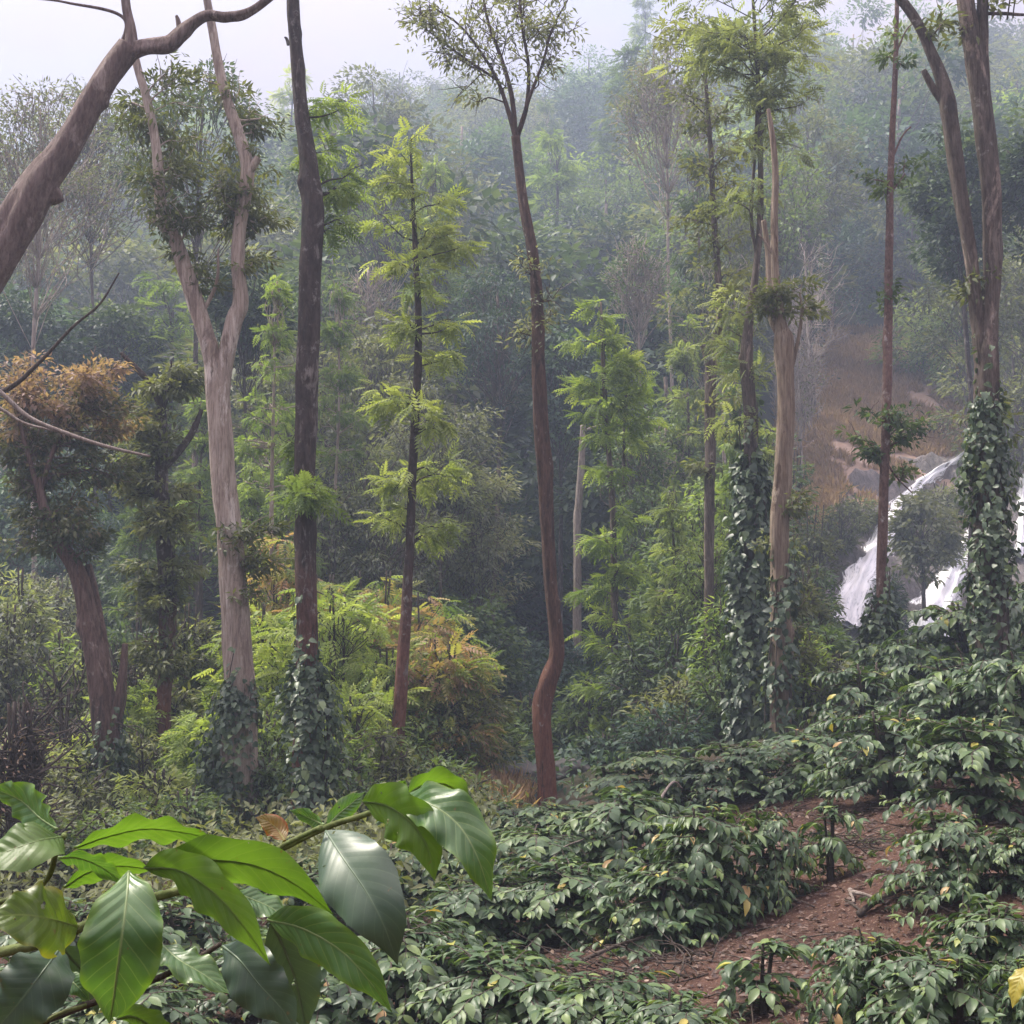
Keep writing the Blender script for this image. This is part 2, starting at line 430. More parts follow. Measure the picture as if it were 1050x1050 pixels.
nt.links.new(base, b.inputs['Base Color'])
bp = nt.nodes.new('ShaderNodeBump'); bp.inputs['Strength'].default_value = .9; bp.inputs['Distance'].default_value = .05
nt.links.new(n2.outputs[0], bp.inputs['Height']); nt.links.new(bp.outputs[0], b.inputs['Normal'])
nt.links.new(b.outputs[0], out.inputs[0])
tag(obj('ground', MB().add(V, Fc).mesh('ground'), m), None, None, None, 'structure')

# ------------------------------------------------------------------ rock face and waterfall
def rockz(x, y):
    """height of the rock above the terrain: ledges and lumps, sinking under the soil at the edges"""
    px = 525 + F * x / np.maximum(y, 1)
    edge = smooth(800, 842, px - (y - 46) * 4.5) * smooth(44.0, 46.0, y) * (1 - smooth(55.8, 58.4, y))
    lump = 0.40 * wob(x, y, 1.1, .3) + 0.22 * wob(x, y, .42, 1.1) + 0.10 * wob(x, y, .15, 2.0)
    ledge = 0.30 * np.sin((y + .25 * x) * 2.6 + 1.5 * wob(x, y, 1.6))
    return H(x, y) - 1.1 + edge * (1.55 + lump + ledge)
xs = np.arange(10.5, 27.5, .13); ys = np.arange(43.5, 58.8, .13)
V, Fc = grid_mesh(xs, ys, rockz)
m, nt, out = nodes('wet_rock')
v = coords(nt)
n1 = noise(nt, v, .8, 7, .65); n2 = noise(nt, coords(nt, (2.5, .8, .8)), 2.4, 6, .7, .5)
c = ramp(nt, [(.3, (.05, .046, .048)), (.48, (.15, .13, .125)), (.62, (.30, .25, .225)), (.8, (.42, .35, .31))],
         mathn(nt, 'ADD', mathn(nt, 'MULTIPLY', n1.outputs[0], .6), mathn(nt, 'MULTIPLY', n2.outputs[0], .4))).outputs[0]
b = nt.nodes.new('ShaderNodeBsdfPrincipled'); b.inputs['Roughness'].default_value = .5
nt.links.new(c, b.inputs['Base Color'])
bp = nt.nodes.new('ShaderNodeBump'); bp.inputs['Strength'].default_value = 1.0; bp.inputs['Distance'].default_value = .3
nt.links.new(n2.outputs[0], bp.inputs['Height']); nt.links.new(bp.outputs[0], b.inputs['Normal'])
nt.links.new(b.outputs[0], out.inputs[0])
tag(obj('rock_face', MB().add(V, Fc).mesh('rock_face'), m), None, None, None, 'structure')

m, nt, out = nodes('falling_water')
at = nt.nodes.new('ShaderNodeAttribute'); at.attribute_name = 'along'
mp = nt.nodes.new('ShaderNodeMapping'); mp.inputs['Scale'].default_value = (1.1, 9.0, 1); nt.links.new(at.outputs['Vector'], mp.inputs[0])
n1 = noise(nt, mp.outputs[0], 1.5, 6, .65, .5)
c = ramp(nt, [(.32, (.50, .53, .58)), (.42, (.74, .76, .80)), (.54, (.90, .91, .93)), (.8, (.96, .96, .97))], n1.outputs[0]).outputs[0]
b = nt.nodes.new('ShaderNodeBsdfPrincipled'); b.inputs['Roughness'].default_value = .35
nt.links.new(c, b.inputs['Base Color'])
tb = nt.nodes.new('ShaderNodeBsdfTransparent')
mx = nt.nodes.new('ShaderNodeMixShader')
at2 = nt.nodes.new('ShaderNodeAttribute'); at2.attribute_name = 'tone'
n4 = noise(nt, mp.outputs[0], 2.6, 7, .7, .9)
cov = mathn(nt, 'SUBTRACT', mathn(nt, 'MULTIPLY', n1.outputs[0], 1.12), mathn(nt, 'MULTIPLY', mathn(nt, 'POWER', at2.outputs['Fac'], 1.6), .42))
cov = mathn(nt, 'ADD', cov, mathn(nt, 'MULTIPLY', mathn(nt, 'SUBTRACT', n4.outputs[0], .5), .55))
nt.links.new(ramp(nt, [(.17, (0, 0, 0)), (.33, (1, 1, 1))], cov).outputs[0], mx.inputs[0])
nt.links.new(tb.outputs[0], mx.inputs[1]); nt.links.new(b.outputs[0], mx.inputs[2])
bp = nt.nodes.new('ShaderNodeBump'); bp.inputs['Strength'].default_value = .5; bp.inputs['Distance'].default_value = .06
nt.links.new(n1.outputs[0], bp.inputs['Height']); nt.links.new(bp.outputs[0], b.inputs['Normal'])
nt.links.new(mx.outputs[0], out.inputs[0])

def rock_hit(px, py):
    ys = np.arange(43.6, 70, 0.05); d = ray(px, py); t = ys / d[1]
    z = np.where(ys < 58, np.maximum(rockz(d[0] * t, ys), H(d[0] * t, ys)), H(d[0] * t, ys))
    k = int(np.argmax(EYE[2] + d[2] * t < z))
    return P(px, py, ys[k])

def stream(pts):
    """(px, py, half width px) down the fall -> a thick ribbon of strands lying on the rock"""
    mb = MB()
    path = spline([(*rock_hit(a, c), w * 1.2 * 46 / F) for a, c, w in pts], n=12)
    ctr, hw = path[:, :3], path[:, 3]
    # smooth the path's depth so it flows over ledges
    for _ in range(6):
        ctr[1:-1] = .25 * ctr[:-2] + .5 * ctr[1:-1] + .25 * ctr[2:]
    T = unit(np.gradient(ctr, axis=0)); S = unit(np.cross(T, [0, -0.6, 0.8])); N = unit(np.cross(S, T))
    N = np.where((N[:, 1:2] > 0), -N, N)
    cols = np.linspace(-1, 1, 19)
    arc = np.concatenate([[0], np.cumsum(np.linalg.norm(np.diff(ctr, axis=0), axis=1))])
    for lay in range(2):
        g = np.random.default_rng(40 + lay)
        ph = g.uniform(0, 6, 4)
        edge = 1 + .16 * np.sin(arc * 2.1 + ph[0]) + .10 * np.sin(arc * 5.3 + ph[1])
        off = cols[None] * (hw * edge * (1 - .22 * lay))[:, None]
        lift = (.30 + .16 * lay) * np.clip(hw / hw.max() * 1.15, .35, 1)[:, None] * (1 - cols[None] ** 4) + .06 * np.sin(cols[None] * 8 + ph[2] + .5 * np.sin(arc[:, None])) + .05 * np.sin(arc[:, None] * 3.2 + cols[None] * 3) - .12 * cols[None] ** 2
        Vv = ctr[:, None] + off[..., None] * S[:, None] + (lift + .05)[..., None] * N[:, None]
        r_, k_ = len(ctr), len(cols)
        i = np.arange(r_ - 1)[:, None] * k_ + np.arange(k_ - 1)[None]
        fs = np.stack([np.stack([i, i + 1, i + k_ + 1], -1), np.stack([i, i + k_ + 1, i + k_], -1)], 2).reshape(-1, 3)
        uv = np.stack([np.broadcast_to(arc[:, None] + lay * 7, (r_, k_)), np.broadcast_to(cols[None] * hw.mean() + lay * 3, (r_, k_))], -1).reshape(-1, 2)
        mb.add(Vv.reshape(-1, 3), fs, np.broadcast_to(np.abs(cols)[None], (r_, k_)).reshape(-1), uv)
    return mb
WF = [[(1000, 462, 5), (982, 472, 5), (966, 482, 6), (946, 496, 9), (930, 514, 11), (916, 537, 14), (903, 560, 14), (890, 582, 15), (880, 604, 18), (872, 626, 21), (868, 652, 22)],
      [(1008, 530, 5), (999, 545, 8), (990, 560, 12), (981, 580, 15), (972, 600, 17), (961, 620, 20), (952, 640, 22), (948, 656, 23)],
      [(1056, 480, 3), (1050, 495, 5), (1047, 510, 6), (1047, 540, 6), (1043, 575, 5)]]
for s in WF:
    tag(obj('waterfall', stream(s).mesh('waterfall'), m), None, None, None, 'structure')
# ------------------------------------------------------------------ tree builders
def clump(mb, c, rad, n, L, W, kind, g, out_dir=None, up=.8, outw=.5, rnd=.6, droop=.25, tone=.5, tone_j=.22, shell=.45):
    """n leaves in one ellipsoidal tuft"""
    d = sphere_dirs(n, g)
    r = g.uniform(0, 1, n) ** shell
    rad = np.broadcast_to(np.asarray(rad, float), (3,))
    pos = c + d * r[:, None] * rad
    dirn = unit(d * .8 + sphere_dirs(n, g) * .7 + np.array([0, 0, -droop]) + (0 if out_dir is None else np.asarray(out_dir) * .6))
    nrm = unit(np.array([0, 0, up]) + d * outw + sphere_dirs(n, g) * rnd)
    t = np.clip(tone + g.normal(0, tone_j, n), 0, 1)
    s = g.uniform(.65, 1.25, n)
    leaves(mb, pos, dirn, nrm, L * s, W * s, kind, t)

def limb(mb, a, b, ra, rb, g, bend=.12, sides=5, n=4):
    a = np.asarray(a, float); b = np.asarray(b, float)
    ln = np.linalg.norm(b - a)
    p = [a, a + (b - a) * .4 + g.normal(0, bend * ln * .5, 3) + np.array([0, 0, bend * ln * .2]),
         a + (b - a) * .75 + g.normal(0, bend * ln * .4, 3), b]
    pts = spline(p, n=n)
    tube(mb, pts, np.linspace(ra, rb, len(pts)), sides, .05, g.uniform(0, 9))

def species(seed, h=11, w=8, base=.25, shape='round', nc=60, nl=70, leaf=(.34, .2), cr=.95, flat=.7, droop=.25,
            kind='small', trunk_r=.2, tone_j=.2, up=.8, lobes=6, lean=.02, twigs=0, stems=1, gap=0.0):
    g = np.random.default_rng(seed)
    tm, cm = MB(), MB()
    zb = base * h
    lob = sphere_dirs(lobes, g); lobs = g.uniform(.10, .38, lobes)
    spines = []
    for s in range(stems):
        k = 7
        zz = np.linspace(-.4, h * .93, k)
        ang = g.uniform(0, 6.28)
        sp = 0 if stems == 1 else .12 * w
        xy = np.cumsum(g.normal(0, lean * h / k * 1.6, (k, 2)), axis=0) + np.outer(np.clip(zz / h, 0, 1) ** 1.3, [math.cos(ang) * sp, math.sin(ang) * sp])
        xy -= xy[0]
        pts = spline(np.column_stack([xy, zz]), n=4)
        rr = trunk_r * (1 - .86 * np.clip(pts[:, 2] / h, 0, 1)) / math.sqrt(stems) + .012
        rr[:3] *= [1.5, 1.25, 1.1]
        tube(tm, pts, rr, 8, .06, g.uniform(0, 9))
        spines.append(pts)
    for i in range(nc):
        if shape == 'round':
            d = sphere_dirs(1, g)[0]
            rf = g.uniform(.25, 1) ** .45
            m_ = .72 + (np.clip(lob @ d, 0, 1) ** 3 * lobs).sum()
            c = np.array([d[0] * w / 2 * rf * m_, d[1] * w / 2 * rf * m_, (zb + h) / 2 + d[2] * (h - zb) / 2 * rf * min(m_, 1.12)])
        elif shape == 'umbrella':
            th = g.uniform(0, 6.28); r_ = math.sqrt(g.uniform(0, 1))
            c = np.array([math.cos(th) * r_ * w / 2, math.sin(th) * r_ * w / 2, h - (h - zb) * (.10 + .35 * r_ ** 2 + g.uniform(0, .45))])
        elif shape == 'cone':
            t = g.uniform(0, 1) ** 1.15
            th = g.uniform(0, 6.28)
            r_ = w / 2 * (1 - t * .86) * g.uniform(.35, 1) ** .6
            lay = h / 13.0
            z = zb + (h - zb) * t
            z = round(z / lay) * lay + g.normal(0, .18 * lay)
            c = np.array([math.cos(th) * r_, math.sin(th) * r_, z])
        elif shape == 'column':
            t = g.uniform(0, 1); th = g.uniform(0, 6.28)
            r_ = w / 2 * (.35 + .65 * math.sin(math.pi * (.12 + .85 * t))) * g.uniform(.3, 1) ** .5
            c = np.array([math.cos(th) * r_, math.sin(th) * r_, zb + (h - zb) * t])
        pts = spines[i % stems]
        zt = np.clip(c[2] - .35 * np.hypot(c[0], c[1]) - .1 * h * (shape != 'cone'), zb * .75, h * .9)
        a = pts[int(np.argmin(np.abs(pts[:, 2] - zt)))]
        c = c + np.array([a[0], a[1], 0]) * .8
        lr = trunk_r * .22 * (1 - .6 * a[2] / h)
        limb(tm, a, c, lr, .012, g, .14, 4, 3)
        if gap and g.uniform() < gap:
            for q in range(5):
                limb(tm, a + (c - a) * g.uniform(.5, .9), c + g.normal(0, cr * .9, 3) + [0, 0, cr * .5], .02, .006, g, .1, 3, 2)
            continue
        tn = np.clip(.5 + g.normal(0, tone_j), .05, .95)
        s = g.uniform(.6, 1.25)
        clump(cm, c, np.array([1, 1, flat]) * cr * s, int(nl * s * s), leaf[0], leaf[1], kind, g,
              unit(c * np.array([1, 1, 0]) + 1e-6), up, .5, .6, droop, tn, .16)
        for q in range(twigs):
            limb(tm, a + (c - a) * g.uniform(.6, .95), c + sphere_dirs(1, g)[0] * cr * s * 1.1, .018, .006, g, .1, 3, 2)
    return tm.mesh('trunk'), cm.mesh('crown'), h, w

SP = {}
def reg(key, n, **kw):
    SP[key] = [species(1000 + 37 * i + sum(map(ord, key)) * 11, **kw) for i in range(n)]
KW = {
 'dense': dict(base=.16, nc=52, nl=190, leaf=(.36, .20), cr=1.45, flat=.58, trunk_r=.22, up=1.3, tone_j=.28),
 'loose': dict(base=.30, nc=46, nl=90, leaf=(.32, .15), cr=1.15, flat=.5, trunk_r=.18, twigs=1, lobes=7, up=1.2, tone_j=.24),
 'airy': dict(base=.42, shape='umbrella', nc=60, nl=26, leaf=(.26, .10), cr=.85, flat=.5, trunk_r=.14, twigs=3, gap=.12),
 'oak': dict(base=.18, shape='cone', nc=110, nl=13, leaf=(.50, .27), cr=.48, flat=.35, droop=.35, kind='frond', trunk_r=.14, up=1.2),
 'bare': dict(base=.35, nc=46, nl=14, leaf=(.24, .09), cr=.9, flat=.6, trunk_r=.14, twigs=6, gap=.45),
 'shrub': dict(base=.03, nc=60, nl=60, leaf=(.17, .065), cr=.42, flat=.7, trunk_r=.05, twigs=1, stems=3, up=1.0),
 'willow': dict(base=.10, nc=80, nl=95, leaf=(.30, .10), cr=1.0, flat=.55, droop=.45, trunk_r=.2, up=1.0, twigs=1, tone_j=.22),
 'feather': dict(base=.08, nc=75, nl=20, leaf=(.36, .19), cr=.42, flat=.42, droop=.4, kind='frond', trunk_r=.06, stems=3, up=1.2),
 'twiggy': dict(base=.05, nc=46, nl=14, leaf=(.12, .045), cr=.45, flat=.8, trunk_r=.04, twigs=7, stems=4, gap=.35),
}
SIZE = {'dense': (11, 9.5), 'loose': (12, 8), 'airy': (13, 8), 'oak': (14, 5), 'bare': (12, 7), 'shrub': (3, 3), 'willow': (10, 8), 'feather': (4.2, 4.2), 'twiggy': (3, 2.8)}
for k_ in ('dense', 'loose', 'airy', 'oak', 'bare', 'willow'):
    SP[k_] = [species(1000 + 37 * i + sum(map(ord, k_)) * 11, h=SIZE[k_][0], w=SIZE[k_][1], **KW[k_]) for i in range(4 if k_ in ('dense', 'loose') else 3)]

NAMES = {'dense': 'broadleaf_tree', 'loose': 'broadleaf_tree', 'airy': 'slender_tree', 'oak': 'silver_oak_tree', 'bare': 'leafless_tree',
         'shrub': 'shrub', 'willow': 'broadleaf_tree', 'feather': 'shrub', 'twiggy': 'dry_shrub'}
CATS = {'shrub': 'shrub', 'dry_shrub': 'shrub'}

def plant(key, var, loc, height, width, leafm, barkm, label, group=None, name=None, rot=None):
    tm, cm, h0, w0 = SP[key][var % len(SP[key])]
    nm = name or NAMES[key]
    t = thing(nm, label, CATS.get(nm, 'tree'), loc, rng.uniform(0, 6.28) if rot is None else rot, group)
    sx = width / w0; sz = height / h0
    t.scale = (sx, sx, sz)
    obj('trunk' if nm not in CATS else 'stem', tm, M[barkm], t)
    obj('crown' if nm not in CATS else 'foliage', cm, M[leafm], t)
    return t

PUTN = [0]
def put(key, var, px, top, Y, wpx, leafm, barkm, label, group=None, name=None, crown=1.35):
    """a tree of its own, built to the size at which its crown top shows at (px, top) when it stands at depth Y"""
    tp = P(px, top, Y)
    z = float(H(tp[0], Y))
    h = max(tp[2] - z, .5); w = wpx * Y / F
    kw = dict(KW[key]); h0, w0 = SIZE[key]
    cd = min(h * (1 - .04), w * (crown if key not in ('oak', 'bare') else 2.6))
    if key in ('shrub', 'feather', 'twiggy'): cd = h * .97
    kw['base'] = 1 - cd / h
    lk = min(1.0, max(.30, Y / 62.0)) if key not in ('shrub', 'feather', 'twiggy') else min(1.3, max(.55, Y / 24.0))
    sc = min(w / w0, cd / (h0 * (1 - KW[key]['base'])))
    kw['leaf'] = (kw['leaf'][0] * lk, kw['leaf'][1] * lk)
    kw['cr'] = kw['cr'] * (w / w0) ** .8
    asp = cd / (h0 * (1 - KW[key]['base'])) / (w / w0)
    kw['nc'] = int(kw['nc'] * min(2.2, max(.7, asp ** .8)))
    kw['nl'] = int(min(kw['nl'] * 2.2, max(8, kw['nl'] * (w / w0) ** 1.5 / lk ** 1.7)))
    kw['trunk_r'] = max(.03, kw['trunk_r'] * (w / w0) ** .7)
    if key == 'airy': kw['nl'] = int(kw['nl'] * 1.6); kw['nc'] = int(kw['nc'] * 1.5); kw['gap'] = .04
    PUTN[0] += 1
    tm, cm, _, _ = species(5000 + PUTN[0], h=h, w=w, **kw)
    nm = name or NAMES[key]
    sh = nm in CATS
    t = thing(nm, label, CATS.get(nm, 'tree'), (tp[0], Y, z - .05), rng.uniform(0, 6.28), group)
    obj('stem' if sh else 'trunk', tm, M[barkm], t)
    obj('foliage' if sh else 'crown', cm, M[leafm], t)
    return t

# ------------------------------------------------------------------ forest on the far hillside
GF = 'forest trees on the hazy hillside'
SPOTS = []
def free(x, y, d):
    for (a, b) in SPOTS:
        if (a - x) ** 2 + (b - y) ** 2 < d * d: return False
    return True
g = np.random.default_rng(5)
LOOK = {'leaf_dark': 'dark green', 'leaf_blue': 'bluish green', 'leaf_mid': 'mid green', 'leaf_olive': 'olive green', 'leaf_grey': 'grey green',
        'leaf_yellow': 'yellow green', 'leaf_fresh': 'fresh green', 'leaf_dry': 'dry brown'}
FORM = {'dense': 'rounded dense tree', 'loose': 'open crowned tree', 'airy': 'thin airy tree', 'oak': 'feathery conical tree', 'bare': 'nearly leafless tree', 'willow': 'drooping leafy tree'}
n_hill = 0
tries = 0
while n_hill < 225 and tries < 60000:
    tries += 1
    y = 41 + (168 - 41) * g.uniform() ** .85
    u = g.uniform(-.47, .47)
    x = u * y
    px = 525 + F * u
    if .16 < u and y < 62: continue
    if .18 < u < .37 and y < 73: continue
    if not free(x, y, 4.6 + .018 * y): continue
    SPOTS.append((x, y))
    z = float(H(x, y))
    top_py = 600 - (z + 11 - 2.4) / y * F
    right = u > .10
    k = g.choice(['dense', 'loose', 'airy', 'oak', 'bare', 'willow'], p=[.42, .24, .07, .06, .05, .16] if not right else [.36, .28, .10, .07, .07, .12])
    if y > 150: k = g.choice(['dense', 'loose', 'airy', 'bare'], p=[.45, .25, .22, .08])
    if -.14 < u < .10 and y < 75: k = g.choice(['dense', 'willow', 'loose'], p=[.6, .25, .15])
    lm = {'dense': ['leaf_dark', 'leaf_blue', 'leaf_dark', 'leaf_mid', 'leaf_olive'], 'loose': ['leaf_mid', 'leaf_olive', 'leaf_grey', 'leaf_fresh'],
          'airy': ['leaf_grey', 'leaf_mid', 'leaf_olive'], 'oak': ['leaf_yellow', 'leaf_mid', 'leaf_fresh'], 'bare': ['leaf_grey', 'leaf_olive'],
          'willow': ['leaf_grey', 'leaf_mid', 'leaf_blue']}[k]
    lm = lm[g.integers(len(lm))]
    if right and k == 'dense' and g.uniform() < .45: lm = 'leaf_olive' if g.uniform() < .5 else 'leaf_mid'
    if -.14 < u < .10 and y < 75: lm = ['leaf_dark', 'leaf_blue'][g.integers(2)]
    hh = SIZE[k][0] * g.uniform(.75, 1.6)
    ww = SIZE[k][1] * hh / SIZE[k][0] * g.uniform(.95, 1.3)
    row = 'at the foot of' if y < 62 else 'low on' if y < 90 else 'halfway up' if y < 125 else 'high on' if y < 148 else 'atop'
    col = ('behind the leaning trunk' if px < 150 else 'behind the pale forked tree' if px < 270 else 'behind the dark pole trunk' if px < 380
           else 'left of central trunk' if px < 520 else 'right of central trunk' if px < 680 else 'behind vine wrapped trunks' if px < 830
           else 'above the waterfall' if px < 960 else 'behind the right forked tree')
    plant(k, int(g.integers(3)), (x, y, z - .1), hh, ww, lm, ['bark_grey', 'bark_dark', 'bark_pale'][g.choice(3, p=[.6, .25, .15])],
          f"{LOOK[lm]} {FORM[k]} {row} the hill, {col}", GF)
    n_hill += 1
# ------------------------------------------------------------------ the tall trees across the middle ground
HG = np.random.default_rng(21)

def hero(name, label, Y, stems, barkm, tufts=(), leafm='leaf_fresh', style='frond', leaf=(.25, .13), tuft_r=.20, per=8,
         up=.8, droop=.35, twigs=1, sides=22, rough=.06, dY=None, cat='tree', root=True, tone=.5, tone_j=.2, wpow=1):
    """stems: lists of (px, py, width px[, depth offset]) from the base upwards; tufts: (px, py, rx px, ry px, number of tufts[, depth offset[, tone]])"""
    s = Y / F
    p0 = P(stems[0][0][0], stems[0][0][1], Y)
    gz = float(H(p0[0], Y))
    base = np.array([p0[0], Y, gz])
    t = thing(name, label, cat, base)
    tm, cm = MB(), MB()
    spines = []
    for i, st in enumerate(stems):
        rows = [(*P(q[0], q[1], Y + (q[3] if len(q) > 3 else 0)), q[2] * .5 * s) for q in st]
        if i == 0 and root and rows[0][2] > gz - .3:
            rows = [(rows[0][0] - .02, rows[0][1], gz - .3, rows[0][3] * 1.25)] + rows
        pts = spline(rows, n=18)
        pts[:, :3] -= base
        r = np.maximum(pts[:, 3], .006)
        tube(tm, pts[:, :3], r, sides if r.max() > .05 else 6, rough, HG.uniform(0, 9))
        spines.append(pts)
    allp = np.vstack(spines)
    for tf in tufts:
        px, py, rx, ry, n = tf[:5]
        dy = tf[5] if len(tf) > 5 else 0
        tn = tf[6] if len(tf) > 6 else tone
        c0 = P(px, py, Y + dy) - base
        rad = np.array([rx * s, rx * s * .8, ry * s])
        for k in range(max(2, int(round(n / 3.2)))):
            dv = sphere_dirs(1, HG)[0]
            e = c0 + dv * HG.uniform(.25, 1) ** .5 * rad
            # a small branch from the nearest stem point a little below, with tufts towards its end
            dd = np.linalg.norm(allp[:, :3] - (e - np.array([0, 0, .3 * np.hypot(rx * s, .2)])), axis=1)
            a = allp[int(np.argmin(dd))]
            far = np.linalg.norm(a[:3] - e)
            a0 = a[:3] if far < 6 else e - dv * rad * .6
            limb(tm, a0 - np.array([0, 0, .12 * min(far, 1.5)]) * (far < 6), e, min(a[3] * .45, .017), .004, HG, .14, 4, 4)
            tb = float(np.clip(tn + HG.normal(0, tone_j), 0, 1))
            od = unit((e - a0) * [1, 1, .3] + 1e-6)
            for q in range(4):
                u = 1.02 - q * min(.16, tuft_r * 1.1 / max(far, .2)) * HG.uniform(.7, 1.3)
                c = a0 + (e - a0) * u + HG.normal(0, tuft_r * .55, 3) * np.array([1, 1, .5])
                clump(cm, c, np.array([1.15, 1.15, .5]) * tuft_r * HG.uniform(.45, 1.05), int(per * HG.uniform(.5, 1.3)), leaf[0], leaf[1], style, HG,
                      od, up, .4, .5, droop, float(np.clip(tb + HG.normal(0, .08), 0, 1)), .12)
            for q in range(twigs):
                limb(tm, a0 + (e - a0) * HG.uniform(.5, .9), e + sphere_dirs(1, HG)[0] * tuft_r * 1.4, .008, .003, HG, .1, 3, 2)
    obj('trunk', tm.mesh('trunk'), M[barkm], t)
    if cm.n:
        obj('crown', cm.mesh('crown'), M[leafm], t)
    return t

def vine(label, Y, pts, dens=26, leaf=(.15, .11), leafm='pepper', stray=.25, group=None):
    """climbing vine round a trunk: (px, py, radius px) from the ground upwards"""
    s = Y / F
    rows = [(*P(a, b, Y), c * s) for a, b, c in pts]
    gz = float(H(rows[0][0], Y))
    if rows[0][2] > gz: rows = [(rows[0][0], rows[0][1], gz, rows[0][3] * .9)] + rows
    base = np.array(rows[0][:3])
    path = spline(rows, n=8); path[:, :3] -= base
    ln = np.linalg.norm(np.diff(path[:, :3], axis=0), axis=1).sum()
    t = thing('climbing_vine', label, 'vine', base, group=group)
    sm, fm = MB(), MB()
    for k in range(5):
        th = HG.uniform(0, 6.28) + np.linspace(0, HG.uniform(-4, 4), len(path))
        rr = path[:, 3] * HG.uniform(.45, .8)
        tube(sm, path[:, :3] + np.stack([np.cos(th) * rr, np.sin(th) * rr, 0 * th], -1), np.full(len(path), .011), 5)
    n = int(ln * dens * 30 * (path[:, 3].mean() / .4 + .25))
    # sprays: little drooping shoots that stand off the trunk
    nsh = max(8, n // 9)
    gp_ = HG.uniform(0, 6, 3)
    for k in range(nsh):
        i = HG.uniform(0, len(path) - 1.001); a = path[int(i)] + (path[int(i) + 1] - path[int(i)]) * (i % 1)
        th = HG.uniform(0, 6.28)
        if math.sin(th * 2 + i * .35 + gp_[0]) + math.sin(i * .9 + gp_[1]) * .8 + HG.normal(0, .35) < -.95: continue
        o = np.array([math.cos(th), math.sin(th), 0])
        r0 = a[3] * HG.uniform(.55, 1.05 + stray * HG.uniform(0, 1))
        m_ = 9
        u = np.linspace(0, 1, m_)
        pos = a[:3] + o * (r0 * (.75 + .3 * u[:, None])) + np.array([0, 0, 1]) * (.10 - .34 * u[:, None] ** 1.5) + HG.normal(0, .045, (m_, 3))
        dirn = o * .45 + np.array([0, 0, -.75]) + HG.normal(0, .45, (m_, 3))
        nrm = o + np.array([0, 0, .5]) + HG.normal(0, .35, (m_, 3))
        leaves(fm, pos, dirn, nrm, leaf[0] * .88 * HG.uniform(.5, 1.25, m_), leaf[1] * .88 * HG.uniform(.5, 1.25, m_), 'pepper', np.clip(.42 + HG.normal(0, .20) + HG.normal(0, .12, m_), 0, 1))
    # straggling ends above the sleeve
    tp = path[-1]
    for k in range(7):
        a = HG.uniform(0, 6.28); l = HG.uniform(.3, 1.1)
        q = np.linspace(0, 1, 8)
        pp = tp[:3] + np.stack([np.cos(a + q) * tp[3] * .8, np.sin(a + q) * tp[3] * .8, q * l - .15], -1)
        tube(sm, pp, np.full(8, .006), 4)
        idx = HG.integers(0, 8, int(6 + 10 * l))
        oo = np.stack([np.cos(a + q), np.sin(a + q), 0 * q], -1)[idx]
        leaves(fm, pp[idx] + oo * .03, oo * .5 + [0, 0, -.7] + HG.normal(0, .4, (len(idx), 3)), oo + [0, 0, .5], leaf[0] * HG.uniform(.4, .95, len(idx)), leaf[1] * HG.uniform(.4, .95, len(idx)), 'pepper', np.clip(HG.normal(.55, .2, len(idx)), 0, 1))
    obj('stem', sm.mesh('stem'), M['twig'], t)
    obj('foliage', fm.mesh('foliage'), M[leafm], t)
    return t

# 1 leaning trunk, upper left
hero('leaning_tree', 'thick leaning trunk with bent bare limbs rising from the left edge', 13,
     [[(-190, 640, 52), (-120, 450, 48), (-50, 330, 45), (0, 258, 43), (38, 192, 40), (62, 160, 33), (92, 108, 28), (118, 70, 26), (134, 48, 25)],
      [(128, 54, 22), (150, 48, 17), (172, 46, 18), (184, 36, 17), (195, 26, 14), (212, 16, 12), (232, 17, 11), (255, 12, 9), (276, -2, 8), (300, -22, 6)],
      [(134, 52, 16), (134, 30, 11), (130, 8, 9), (126, -30, 7)],
      [(30, 205, 14), (50, 202, 16), (62, 198, 15)],
      [(112, 70, 5), (128, 20, 4), (70, 3, 3), (30, -2, 2)],
      [(185, 34, 6), (183, 22, 5), (181, 16, 3)]],
     'bark_lean', rough=.10, leafm='leaf_dark')
# 2 pale smooth forked tree
hero('forked_tree', 'pale smooth barked tree forking into two tall leaning stems', 17,
     [[(247, 745, 32), (243, 650, 31), (236, 560, 27), (230, 500, 24), (226, 440, 23), (223, 400, 22), (215, 360, 17), (203, 318, 17), (190, 278, 16), (178, 240, 14), (166, 215, 14), (160, 150, 10), (150, 100, 9), (141, 68, 8), (132, 20, 7), (126, -40, 6)],
      [(226, 420, 16), (230, 375, 16), (240, 330, 18), (247, 310, 16), (244, 270, 15), (247, 220, 14), (254, 175, 13), (245, 140, 12), (232, 100, 10), (223, 60, 9), (214, 10, 8), (206, -40, 7)],
      [(176, 238, 14), (164, 228, 10), (152, 225, 7)],
      [(250, 185, 11), (258, 172, 9), (265, 162, 8)],
      [(207, 322, 5), (222, 290, 4), (224, 255, 2)]],
     'bark_pale', [(185, 205, 50, 42, 32, 0, .45), (225, 195, 50, 70, 32, .3, .4), (148, 165, 40, 66, 20, .5, .45), (262, 220, 34, 66, 18, .5, .4), (200, 110, 80, 56, 30, .6, .5), (215, 265, 50, 34, 12, .2, .45), (266, 570, 34, 44, 22, -.2, .6), (268, 120, 20, 20, 12, .5, .3)],
     'leaf_olive', 'small', (.12, .045), .24, 34, twigs=2, rough=.07)
